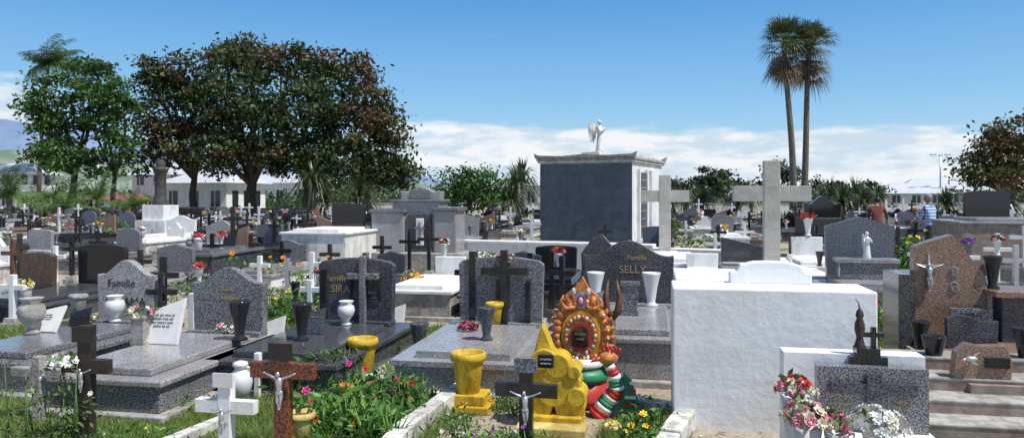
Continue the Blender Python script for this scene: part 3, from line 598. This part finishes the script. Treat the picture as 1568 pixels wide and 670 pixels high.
mb.ball((-.09,-.08,.16),(.05,.02,.02),silver,8,6); mb.ball((-.14,-.08,.15),.014,silver,6,5); mb.prism([(-.1,.16),(-.07,.17),(-.02,.215),(-.06,.2)],-.08,-.075,silver); mb.prism([(-.1,.15),(-.07,.15),(-.04,.11),(-.08,.12)],-.08,-.075,silver)
xx,yy=site(1500,5.75); mb.obj('bird_plaque',(xx,yy,.3),YAW,.006)
for b,d,z,h,k,mt,fl in [(1409,6.7,.28,.3,'flare',granB,None),(1430,6.1,.22,.34,'flare',granB,None),(1520,7.1,.82,.31,'flare',granB,None),
  (1570,6.0,.3,.34,'flare',granB,None),(48,7.2,.37,.35,'urn',conc,None),(176,7.9,.37,.28,'urn',marble,None),(530,7.7,.37,.25,'urn',marble,None),(367,6.9,.37,.36,'flare',granB,None),(462,6.9,.37,.34,'flare',granB,None),
  (745,6.9,.37,.3,'flare',granD,None),(642,7.6,0.05,.36,'flare',granD,None),(965,7.6,.49,.34,'square',gran,None),(997,8.2,.49,.37,'flare',marble,None),(912,8.35,.49,.36,'flare',marble,None),
  (555,6.85,.08,.32,'pot',yellow,None),(717,5.95,.14,.32,'pot',yellow,None),(757,7.8,.37,.22,'pot',yellow,None),(938,5.1,.0,.14,'pot',ywrn,None),(460,5.1,0,.23,'pot',ywrn,None),
  (368,5.9,.12,.28,'jar',marble,None),(632,11.3,.0,.42,'flare',marble,['yellow','yellow','red','orange']),(215,6.7,.37,.26,'square',conc,['white','pink','cream']),
  (1237,15,.9,.35,'flare',marble,['red','red','pink']),(1210,12.8,.5,.2,'flare',marble,None),(855,12,.5,.28,'flare',marble,['red','pink','red']),(680,14,.5,.3,'flare',marble,['red','white']),(1482,12,.75,.2,'pot',gran,['purple','purple']),(1527,12.6,.7,.25,'flare',marble,['white','red']),(1255,12.8,.5,.25,'flare',granB,None),(490,11,.3,.25,'flare',marble,['red','pink']),(1003,9.5,0,.3,'flare',conc,None),(305,12,.3,.25,'flare',marble,['red','pink']),(40,10,.3,.2,'pot',marble,['white','yellow']),(452,10,.3,.25,'flare',granB,None),(120,9.5,.2,.25,'pot',conc,None),(1330,12,.5,.25,'pot',marble,['white'])]:
    vase(b,d,z,h,k,mt,fl,n=24 if d>9 else 14)
def plaque(b,d,z,w,h,mat,txt=None,name='memorial_plaque',lean=-.25,tm=black):
    mb=MB(); mb.M=Matrix.Rotation(lean,4,'X'); mb.prism(profile('slant',w,h),-.015,.015,mat); mb.M=Matrix(); mb.box(0,.06,0,w*.6,.1,.03,mat)
    x,y=site(b,d); o=mb.obj(name,(x,y,z),YAW,.004)
    if txt:
        t=text(o,txt,0,0,0,h*.08,tm); t.rotation_euler=(PI/2+lean,0,0)
        t.location=Matrix.Rotation(lean,3,'X')@Vector((0,-.018,h*.6))
    return o
grey=M_('grey_letters',(.2,.19,.18),rough=.7,grime=0)
plaque(244,6.7,.37,.38,.42,marble,'A toi qui nous as\nquittes trop tot\nnos coeurs sont\npleins de toi',lean=-.3,tm=grey)
plaque(62,7.3,.37,.36,.28,marble,'Regrets eternels\nton souvenir reste\ndans nos coeurs',lean=-.5,tm=grey); plaque(480,7.2,.37,.2,.26,granD,'Souvenir',tm=gold); plaque(530,9.5,.3,.3,.25,granB)
plaque(600,9,.1,.3,.3,marble); plaque(905,7.6,.49,.25,.25,gran,'A nos parents'); plaque(120,7.6,.37,.22,.2,granB); plaque(420,7.5,.3,.2,.2,marble)
for b,d,z,cols in [(717,7.4,.38,['red','pink','magenta']),(350,7.3,.38,['white','pink','cream']),(775,8.0,1.0,['white','red','red']),(745,8.4,1.0,['white','cream'])]:
    mb=MB()
    for i in range(46):
        a=R.uniform(0,2*PI); p=Vector((math.cos(a)*.09,math.sin(a)*.09,R.uniform(.0,.06))); flower(mb,p,.026,petal[R.choice(cols)],Vector((R.uniform(-.6,.6),R.uniform(-.9,.3),1))); leafq(mb,p,.05,greenl)
    x,y=site(b,d); mb.obj('flower_wreath',(x,y,z))

# ------------------------------------------------------------------ foreground crosses
cross(133,5.2,0,.8,.36,.095,wood,.6,plaque=granB,fl=['white'],cp=.16,th=.07)
cross(347,4.9,0,hz(573,4.9),.42,.085,white,.55,cp=.17,plaque=marble,th=.07); cross(434,4.9,0,hz(525,4.9),.445,.1,granR,.7,cp=.24,plaque=granB,th=.07)
cross(806,5.0,0,hz(549,5.),.42,.09,black,.6,cp=.22,plaque=granBl,th=.06); cross(60,5.6,0,.5,.45,.07,conc,.7); cross(395,6.2,0,.4,.3,.05,white,.6)
mb=MB(); mb.box(0,0,0,.34,.3,.06,yellow); mb.box(0,0,.06,.26,.24,.08,yellow); x,y=site(722,5.95); mb.obj('yellow_plinth',(x,y,0),YAW,.01)
mb=MB(); mb.box(0,0,0,.3,.28,.08,conc); x,y=site(555,6.85); mb.obj('pot_plinth',(x,y,0),YAW,.01)

# yellow scalloped altar
d=5.55; x,y=site(850,d); mb=MB()
mb.box(0,0,0,.42,.3,.1,yellow)
lob=[(-.12,.16,.11),(.12,.16,.11),(-.09,.33,.11),(.1,.33,.1),(0,.3,.14),(-.07,.48,.1),(.03,.46,.09),(.17,.24,.07),(.15,.42,.05)]
for i,(cx,cz,r) in enumerate(lob): mb.disc(cx,cz,r,-.09-.004*i,.09+.003*i,yellow)
mb.prism([(-.16,.5),(.02,.5),(-.03,.62),(-.09,.76),(-.13,.62)],-.07,.07,yellow); mb.box(-.05,-.14,.45,.12,.02,.1,granB)
mb.box(0,-.2,0,.5,.2,.06,ywrn)
o=mb.obj('yellow_shrine_altar',(x,y,0),YAW,.012); text(o,'ICI REPOSE',-.05,-.152,.51,.017,marble); text(o,'MARDAYE',-.05,-.152,.48,.017,marble)
# ornate orange shrine
d=6.1; x,y=site(890,d); mb=MB()
mb.lathe([(.25,0),(.27,.06),(.2,.1),(.21,.16)],(0,.05,0),red,20); mb.lathe([(.2,0),(.24,.06),(.19,.12)],(0,.05,.16),greenp,20); mb.lathe([(.17,0),(.21,.04),(.16,.08)],(0,.05,.28),white,20)
mb.disc(0,.55,.22,-.02,.08,orange,32,.25)
for i in range(19):
    a=-.6+i*(PI+1.2)/18; cx=.2*math.cos(a); cz=.56+.25*math.sin(a); r=.042+.01*(i%2)
    ux,uz=math.cos(a),math.sin(a)
    mb.ball((cx,.02-.002*i,cz),(r*.85,.05,r),orange,10,8); mb.ball((cx+ux*.022,-.028,cz+uz*.022),(r*.3,.02,r*.3),[yellow,red,cream][i%3],8,6)
    mb.tube([(cx+ux*.02,.01,cz+uz*.02),(cx+ux*.06-uz*.01,0,cz+uz*.06+ux*.01),(cx+ux*.075-uz*.03,-.01,cz+uz*.075+ux*.03)],[.03,.018,.004],orange,7)
mb.disc(0,.55,.16,-.04,.0,yellow,28,.2); mb.disc(0,.55,.145,-.055,-.03,orange,28,.185); mb.disc(0,.54,.085,-.07,-.04,red,24,.115)
for i in range(22):
    a=2*PI*i/22; mb.ball((.118*math.cos(a),-.055,.55+.15*math.sin(a)),(.018,.015,.02),orange if i%2 else cream,7,5)
mb.prism(profile('arch',.13,.17),-.085,-.06,granB,0,.46)
mb.prism([(-.14,.76),(.14,.76),(.13,.86),(.06,.93),(.01,1.02),(-.05,.94),(-.13,.87)],-.01,.06,orange)
for q in (-1,1):
    mb.ball((q*.1,-.02,.82),(.03,.03,.05),orange,8,8); mb.ball((q*.06,-.035,.9),(.02,.02,.035),cream,8,6)
    mb.tube([(q*.04,-.03,.78),(q*.12,-.04,.76),(q*.17,-.03,.82),(q*.14,-.03,.87)],[.02,.022,.016,.006],orange,7)
    mb.tube([(q*.16,.0,.35),(q*.24,-.02,.3),(q*.27,-.03,.38),(q*.22,-.04,.43)],[.05,.045,.035,.02],orange,8); mb.ball((q*.24,-.05,.33),.022,red,8,6)
mb.disc(0,.83,.05,-.04,-.01,bluep,20,.065); mb.disc(0,.83,.035,-.046,-.041,red,20,.048); mb.ball((0,-.05,.83),(.02,.015,.03),cream,10,8)
for i in range(9): mb.ball((-.12+.03*i,-.06,.36+.03*abs(i-4)/4),(.015,.02,.02),[white,red,yellow][i%3],8,6)
o=mb.obj('ornate_shrine',(x,y,.02),YAW); text(o,'SOUVENIR',0,-.088,.56,.019,gold); text(o,'MARIE',0,-.088,.52,.02,gold)
x,y=site(935,5.75); mb=MB()
path=[Vector((-.1,0,.0)),Vector((-.02,0,.12)),Vector((.05,-.02,.22)),Vector((.03,-.03,.33)),Vector((-.02,-.02,.42))]
f=lambda t:path[min(3,int(t*4))].lerp(path[min(3,int(t*4))+1],t*4-min(3,int(t*4)))
for i in range(16):
    t0,t1=i/16,(i+1)/16
    mb.tube([f(t0),f(t1)],[.085-.05*t0,.085-.05*t1],[red,red,white,greenp,greenp,white][i%6],12)
mb.ball((-.03,-.04,.46),(.06,.05,.045),orange,12,8); mb.tube([(-.07,-.05,.46),(-.15,-.07,.43)],[.022,.004],red,8)
for k in range(5): mb.ball((-.05+.03*k,-.0,.51+.01*(k%2)),(.012,.012,.026),red,6,6)
mb.prism([(.05,0),(.2,.0),(.22,.1),(.16,.28),(.1,.34),(.06,.2)],.0,.05,greenp)
for k in range(5): mb.box(.13+.01*k,-.012,.04+.055*k,.12-.018*k,.02,.02,red if k%2 else white)
mb.obj('peacock_statue',(x,y,0),YAW,.0)
x,y=site(938,6.4); mb=MB(); mb.tube([(0,0,0),(0,0,.7)],[.03,.025],bwood,8)
for q in (-1,1): mb.tube([(0,0,.66),(q*.05,0,.72),(q*.06,0,.84),(q*.035,0,.98)],[.03,.034,.026,.004],bwood,8)
mb.obj('horned_staff',(x,y,0),YAW)

# ------------------------------------------------------------------ kerbs and beds
def kerb(pts,w,h,mat,name='planter_kerb'):
    mb=MB()
    for i in range(len(pts)-1):
        p=Vector((*site(*pts[i]),0)); q=Vector((*site(*pts[i+1]),0)); L=(q-p).length; n=max(1,int(L/.32)); a=math.atan2(q.y-p.y,q.x-p.x)
        for k in range(n):
            c=p.lerp(q,(k+.5)/n); mb.M=Matrix.Translation(c)@Matrix.Rotation(a+R.uniform(-.03,.03),4,'Z'); mb.box(0,0,-.05,L/n-.015,w*R.uniform(.92,1.05),h+.05+R.uniform(-.012,.012),mat)
    mb.M=Matrix(); mb.obj(name,bevel=.012)
kerb([(712,6.3),(612,5.0),(560,4.3)],.13,.15,concW); kerb([(712,6.3),(500,6.9)],.1,.1,concW); kerb([(1055,5.6),(1010,4.6)],.14,.15,concW); kerb([(235,6.4),(150,5.9)],.1,.09,concW); kerb([(345,5.5),(240,4.9)],.09,.08,concW)
kerb([(1055,5.6),(960,5.9)],.12,.12,concW)
def bed(name,b,d,rx,ry,n,h,ls,cols,fl=None,nf=0,fs=.03,up=.2,asp=.3):
    x,y=site(b,d); e=empty(name,(x,y,0),YAW)
    k=max(3,n//40); th=NR.uniform(0,2*PI,k); rr=np.sqrt(NR.uniform(0,1,k)); K=np.stack([rr*np.cos(th)*rx,rr*np.sin(th)*ry,np.zeros(k)],1); hh=h*NR.uniform(.35,1.,k)
    P=K[:,None,:]+NR.normal(size=(k,40,3))*np.array([.055,.055,0])*(1+h); P[:,:,2]=NR.uniform(.02,1,size=(k,40))*hh[:,None]
    cc=np.repeat(palette(k,cols,[1]*len(cols)),40,axis=0)*NR.uniform(.7,1.3,size=(k*40,1))
    leaves('leaves',P.reshape(-1,3),NR.uniform(.4,1.2,k*40)*ls,cc,leafm,aspect=asp,up=up,parent=e)
    mb=MB()
    for i in range(k): mb.tube([K[i],K[i]+np.array([R.uniform(-.05,.05),R.uniform(-.05,.05),hh[i]])],[.006,.003],greenl,4)
    for i in range(nf):
        j=R.randrange(k); flower(mb,Vector(K[j])+Vector((R.uniform(-.09,.09),R.uniform(-.09,.09),hh[j]*R.uniform(.8,1.12))),fs*R.uniform(.7,1.2),petal[R.choice(fl)],Vector((R.uniform(-.5,.5),-.7,R.uniform(.3,1))))
    mb.obj('stems_and_flowers',parent=e); return e
GG=[(.09,.2,.035),(.14,.27,.05),(.06,.13,.028)]
bed('flower_bed',555,5.6,.36,.6,2400,.34,.055,GG,['red','orange','magenta'],13,.032)
bed('flower_bed',610,5.4,.18,.4,900,.24,.05,GG,['orange','red'],5,.03)
bed('flower_bed',520,6.4,.2,.2,500,.42,.05,GG,['red','magenta'],6,.035)
bed('flower_bed',985,5.2,.18,.3,600,.2,.05,GG,['yellow'],8,.03)
bed('shrub',20,5.0,.4,.4,760,.62,.028,[(.08,.13,.04),(.12,.17,.05),(.18,.14,.09)],['purple'],4,.03)
bed('shrub',95,5.1,.15,.12,160,.6,.03,[(.08,.13,.04)],['white'],3,.03)
bed('flower_bed',760,4.9,.3,.18,460,.2,.035,GG,['purple','white'],5,.02)
bed('shrub',465,6.3,.2,.2,500,.42,.045,GG,[],0); bed('shrub',425,10.5,.6,.5,900,.5,.06,GG,['yellow','red','magenta'],10,.04); bed('shrub',300,12,.4,.3,500,.5,.06,GG,['magenta','yellow'],8,.04)
bed('shrub',470,9.6,.5,.5,900,.5,.06,GG,['magenta','pink'],4,.04); bed('flower_bed',515,13,.7,.6,900,.6,.07,GG,['red','orange','yellow'],20,.05); bed('flower_bed',400,13.8,.6,.6,900,.6,.07,GG,['orange','yellow','red'],24,.05)
bed('flower_bed',1300,9.6,.6,.4,800,.4,.06,GG+[(.2,.12,.08)],['pink','red'],12,.035); bed('shrub',1330,9.0,.3,.4,500,.35,.05,GG,[],0); bed('shrub',1080,17.5,.7,.4,900,.9,.08,GG,[],0)
bed('flower_bed',125,9.2,.5,.4,700,.25,.05,[(.16,.17,.06),(.1,.16,.04)],['white','yellow'],8,.03); bed('flower_bed',925,14.4,1.4,.3,1100,.6,.06,GG,['pink','white','red','magenta'],60,.05); bed('shrub',1395,15,.6,.5,900,1.0,.08,GG,['yellow'],5,.05)
bed('flower_bed',990,14.0,.8,.3,700,.5,.06,GG,['red','pink','white'],36,.05)
# low weeds along the path and around the pots
for b,d,rx,ry,h in [(230,5.1,.5,.15,.14),(300,5.9,.3,.25,.14),(655,6.1,.25,.2,.16),(700,5.5,.2,.2,.14),(590,6.6,.3,.15,.16),(180,6.2,.3,.2,.12),(1005,5.6,.15,.2,.16),(780,5.9,.2,.15,.14),(1090,5.0,.25,.1,.07)]:
    bed('weeds',b,d,rx,ry,360,h,.028,GG,['yellow','white'],3,.012)
def rg(*a): 
    x,y=site(a[0],a[1]); rosette('agave' if a[4]>.03 else 'dracaena',(x,y,0),a[2],a[3],a[4],a[5],a[6],.1,1.4,.3)
rg(262,14,60,.7,.035,(.2,.1,.05),.15); rg(545,20,60,.7,.04,(.1,.15,.05),.2); rg(22,16,60,.9,.04,(.08,.13,.05),.1)
for b,d in [(585,5.2),(620,5.7),(560,5.0),(640,5.9),(600,4.95),(530,5.2)]:
    x,y=site(b,d); rosette('lily_leaves',(x,y,0),26,.34,.009,(.12,.25,.05),0,.7,1.45,.35)
def grass(name,b,d,rx,ry,n,h,cols):
    x,y=site(b,d); th=NR.uniform(0,2*PI,n); rr=np.sqrt(NR.uniform(0,1,n)); ed=NR.normal(size=n)*.05
    C=np.stack([(rr+ed)*np.cos(th)*rx,(rr+ed)*np.sin(th)*ry,np.zeros(n)],1); hh=h*NR.uniform(.4,1.2,n)*(1+.4*np.sin(C[:,0]*6)*np.sin(C[:,1]*5))
    a=NR.uniform(0,2*PI,n); s=np.stack([np.cos(a),np.sin(a),np.zeros(n)],1)*.0045*(d/5); lean=NR.normal(size=(n,3))*np.array([.5,.5,0])*hh[:,None]
    tip=C+lean; tip[:,2]=hh
    V=np.stack([C-s,C+s,tip],1).reshape(-1,3)
    me=quadmesh(name,V,palette(n,cols,[1]*len(cols)),grassm,3); o=bpy.data.objects.new(name,me); scene.collection.objects.link(o); o.location=(x,y,0); o.rotation_euler=(0,0,YAW)
GC=[(.13,.26,.03),(.2,.36,.06),(.26,.36,.1),(.3,.27,.13)]
grass('grass',250,5.6,1.0,.95,34000,.05,GC); grass('grass',60,5.8,.7,.6,10000,.06,GC); grass('grass',665,8.6,.5,.9,14000,.08,GC); grass('grass',470,6.0,.5,.9,12000,.08,GC); grass('grass',560,5.3,.5,.8,10000,.1,GC)
grass('grass',440,10,.9,1.2,14000,.12,GC); grass('grass',640,11.5,1,1.2,12000,.12,GC); grass('grass',1340,9.2,.5,.9,5000,.1,GC); grass('grass',985,5.2,.3,.5,5000,.1,GC); grass('grass',100,9.5,1.2,.8,12000,.1,GC); grass('grass',1130,17,3,1.2,14000,.15,GC); grass('grass',780,4.9,.5,.3,5000,.07,GC)
mb=MB()
for i in range(1100):
    dd=R.uniform(4.6,11); xx=R.uniform(-.69,.69)*dd; r=R.uniform(.005,.02); mb.ball((xx,dd,r*.3),(r,r*R.uniform(.6,1),r*.6),R.choice([conc,basalt,concW]),5,4)
mb.obj('pebbles')
n=2600; C=np.stack([NR.uniform(-.69,.69,n),NR.uniform(4.6,12,n),np.full(n,.012)],1); C[:,0]*=C[:,1]
leaves('fallen_leaves',C,NR.uniform(.008,.022,n),palette(n,[(.2,.13,.06),(.12,.08,.04),(.28,.2,.09)],[1,1,1]),leafm,up=6.)

# ------------------------------------------------------------------ remaining rows of graves (shared meshes)
bodies=[(white,white),(whiteold,granL),(granL,granL),(granD,granB),(conc,conc),(white,granL),(granB,granB),(whiteold,white),(gran,gran),(pinkst,granP),(concW,white),(granBl,granD),(granD,gran),(basalt,granD)]
tm=[];dark=[]
for i in range(34):
    a,b_=bodies[i%14]; mb=MB(); h=R.choice([.22,.3,.4,.55]); w=R.uniform(.85,1.2); L=2.
    isd=a not in (white,whiteold,concW)
    mb.box(0,-.85,-.1,w+.14,L+.14,.16,R.choice([conc,whiteold])); mb.box(0,-.85,.06,w,L,h-.06,a); mb.box(0,-.85,h,w+.07,L+.07,.05,b_); mb.box(0,-.95,h+.05,w*.7,L*.7,.06,b_)
    z=h+.05; r=R.random()
    if r<.62: mb.prism(profile(R.choice(['serp','low','arch','peak','wave','scroll','slant']),R.uniform(.55,.85),R.uniform(.45,.75)),-.05,.05,R.choice([gran,granL,granB,granD,granD,granB,granP,granBl] if isd else [gran,granL,granB,marble,granD]),0,z)
    if r>.5: crossparts(mb,R.choice([-.2,0,.2]),-.12,z,R.uniform(.6,1.),R.uniform(.35,.5),.07,R.choice([granB,gran,wood,granB,marble] if isd else [white,granB,gran,marble]),.66)
    for k in range(R.choice([1,2,3])):
        fx=R.uniform(-w*.4,w*.4); fy=R.uniform(-1.5,-.2); vh=R.uniform(.18,.3); vaseparts(mb,(fx,fy,z+.05),vh,R.choice(['flare','urn','pot']),R.choice([granB,marble,gran,conc]))
        if R.random()<.5: bouquet(mb,(fx,fy,z+.05+vh),.11,R.choice([['red','pink'],['white','yellow'],['yellow','orange','red'],['pink','white','purple'],['red','white']]),20,.04,14)
    if R.random()<.5: mb.M=Matrix.Translation((R.uniform(-.2,.2),-.5,z+.06))@Matrix.Rotation(-.35,4,'X'); mb.box(0,0,0,.3,.03,.24,R.choice([marble,granB,gran])); mb.M=Matrix()
    me=mb.mesh('tomb'); tm.append(me)
    if isd: dark.append(me)
ca,sa=math.cos(YAW),math.sin(YAW); cnt=0
for i in range(-36,37):
    for j in range(0,16):
        lx=i*1.55+R.uniform(-.12,.12)+(j%3)*.4; ly=12.2+j*2.55+R.uniform(-.2,.2)
        X=lx*ca-ly*sa; Y=lx*sa+ly*ca
        if Y<12.8 or Y>43 or abs(X)>.74*Y+1: continue
        if R.random()<.12: continue
        if any((X-.2-a)**2+(Y-1-b2)**2<(r+.75)**2 for a,b2,r in GR): continue
        if 14.3<Y<19.5 and -1.4<X<5.0 : continue
        pool=dark if R.random()<(.7 if X<-1 else .3) else tm
        o=bpy.data.objects.new('tomb',pool[R.randrange(len(pool))]); scene.collection.objects.link(o); o.location=(X,Y,0); o.rotation_euler=(0,0,YAW+R.uniform(-.05,.05)+(PI if R.random()<.12 else 0)); cnt+=1
print('filler tombs',cnt)
for k in range(34):
    dd=R.uniform(20,42); bb=R.uniform(0,1568)
    x,y=site(bb,dd); 
    if k%2: bed('shrub',bb,dd,.6,.5,500,R.uniform(.5,1.1),.1,GG,['red','yellow','pink'],4,.06)
    else: rosette('dracaena',(x,y,0),60,.8,.035,(.08,.13,.04),.3,-.2,1.4,.4,.06)

# ------------------------------------------------------------------ people
def person(b,d,rz,shirt,lean=0.,name='person',cap=None):
    x,y=site(b,d); e=empty(name,(x,y,0),rz)
    L=lean
    def up(z,yy=0):
        k=z-.95; return (yy-math.sin(L)*k, .95+math.cos(L)*k)
    J={};rad={}
    def j(n,x,y,z,r,r2=None): J[n]=(x,y,z); rad[n]=(r,r2 or r)
    def t(n,x,z,r,r2=None,yy=0): a,c=up(z,yy); j(n,x,a,c,r,r2)
    t('pel',0,.95,.15,.11); t('sp',0,1.14,.14,.1); t('ch',0,1.33,.165,.11); t('nk',0,1.47,.06); t('hd',0,1.56,.055)
    for s,q in (('l',-1),('r',1)):
        t(s+'sh',q*.18,1.40,.062); a,c=up(1.40); j(s+'el',q*.25,a-.06-L*.1,c-.27,.045); j(s+'wr',q*.23,a-.26-L*.2,c-.4,.028)
        j(s+'hp',q*.09,0,.88,.085); j(s+'kn',q*.11,-.03-.08*L,.48,.055); j(s+'an',q*.12,.02,.08,.038); j(s+'to',q*.14,-.17,.035,.034)
    E=[('pel','sp'),('sp','ch'),('ch','nk'),('nk','hd')]+[p for s in 'lr' for p in (('ch',s+'sh'),(s+'sh',s+'el'),(s+'el',s+'wr'),('pel',s+'hp'),(s+'hp',s+'kn'),(s+'kn',s+'an'),(s+'an',s+'to'))]
    ks=list(J); me=bpy.data.meshes.new('b'); me.from_pydata([J[k] for k in ks],[(ks.index(a),ks.index(c)) for a,c in E],[])
    o=bpy.data.objects.new('tmp',me); scene.collection.objects.link(o); o.modifiers.new('s','SKIN')
    for i,k in enumerate(ks): me.skin_vertices[0].data[i].radius=rad[k]
    me.skin_vertices[0].data[0].use_root=True
    sb=o.modifiers.new('u','SUBSURF'); sb.levels=2
    dg=bpy.context.evaluated_depsgraph_get(); m2=bpy.data.meshes.new_from_object(o.evaluated_get(dg)); bpy.data.objects.remove(o)
    m2.materials.clear()
    for mt in (shirt,trous,skinm,basalt): m2.materials.append(mt)
    nk=Vector(J['nk'])
    for p in m2.polygons:
        c=p.center; p.use_smooth=True
        arm=abs(c.x)>.19 and c.z>.85
        if c.z<.09: k=3
        elif c.z<.93 and not (arm and c.y<-.1): k=1
        elif (c-nk).length<.075 or c.z>nk.z+.05: k=2
        elif min((c-Vector(J[s+'wr'])).length for s in 'lr')<.17: k=2
        else: k=0
        p.material_index=k
    bo=bpy.data.objects.new('body',m2); scene.collection.objects.link(bo); bo.parent=e
    mb=MB(); hy,hzz=up(1.64); hy-=.02
    mb.ball((0,hy,hzz),(.078,.098,.118),skinm,16,12); mb.ball((0,hy+.02,hzz+.03),(.086,.1,.1),cap or hairm,16,10)
    mb.tube([(0,hy-.095,hzz+.01),(0,hy-.12,hzz-.02)],[.01,.016],skinm,6)
    for q in (-1,1): mb.ball((q*.08,hy+.005,hzz),(.012,.022,.032),skinm,8,6); mb.ball((q*.03,hy-.088,hzz+.012),.012,white,8,6); mb.ball((q*.03,hy-.098,hzz+.012),.006,hairm,6,5)
    mb.tube([(-.025,hy-.094,hzz-.05),(.025,hy-.094,hzz-.05)],.006,shirtR,5)
    if cap: mb.box(0,hy-.13,hzz+.05,.13,.12,.012,cap)
    mb.obj('head',parent=e)
    mb=MB()
    for s,q in (('l',-1),('r',1)):
        w=Vector(J[s+'wr']); dr=(w-Vector(J[s+'el'])).normalized(); sd=Vector((1,0,0)); 
        mb.tube([w,w+dr*.04,w+dr*.09],[.026,.036,.034],skinm,8)
        for k,l in enumerate((.06,.07,.066,.05)):
            o_=w+dr*.085+sd*(k-1.5)*.018; mb.tube([o_,o_+dr*l*.55,o_+dr*l*.9+Vector((0,-.01,-.025))],[.0095,.009,.007],skinm,6)
        mb.tube([w+dr*.03,w+dr*.06-sd*q*.04,w+dr*.09-sd*q*.045],[.012,.011,.008],skinm,6)
    mb.obj('hands',parent=e); return e
person(1342,22,2.6,shirtR,.5); person(1426,19.5,-2.7,shirtS,.12,cap=M_('cap_cloth',(.35,.3,.28),rough=.9,grime=0))
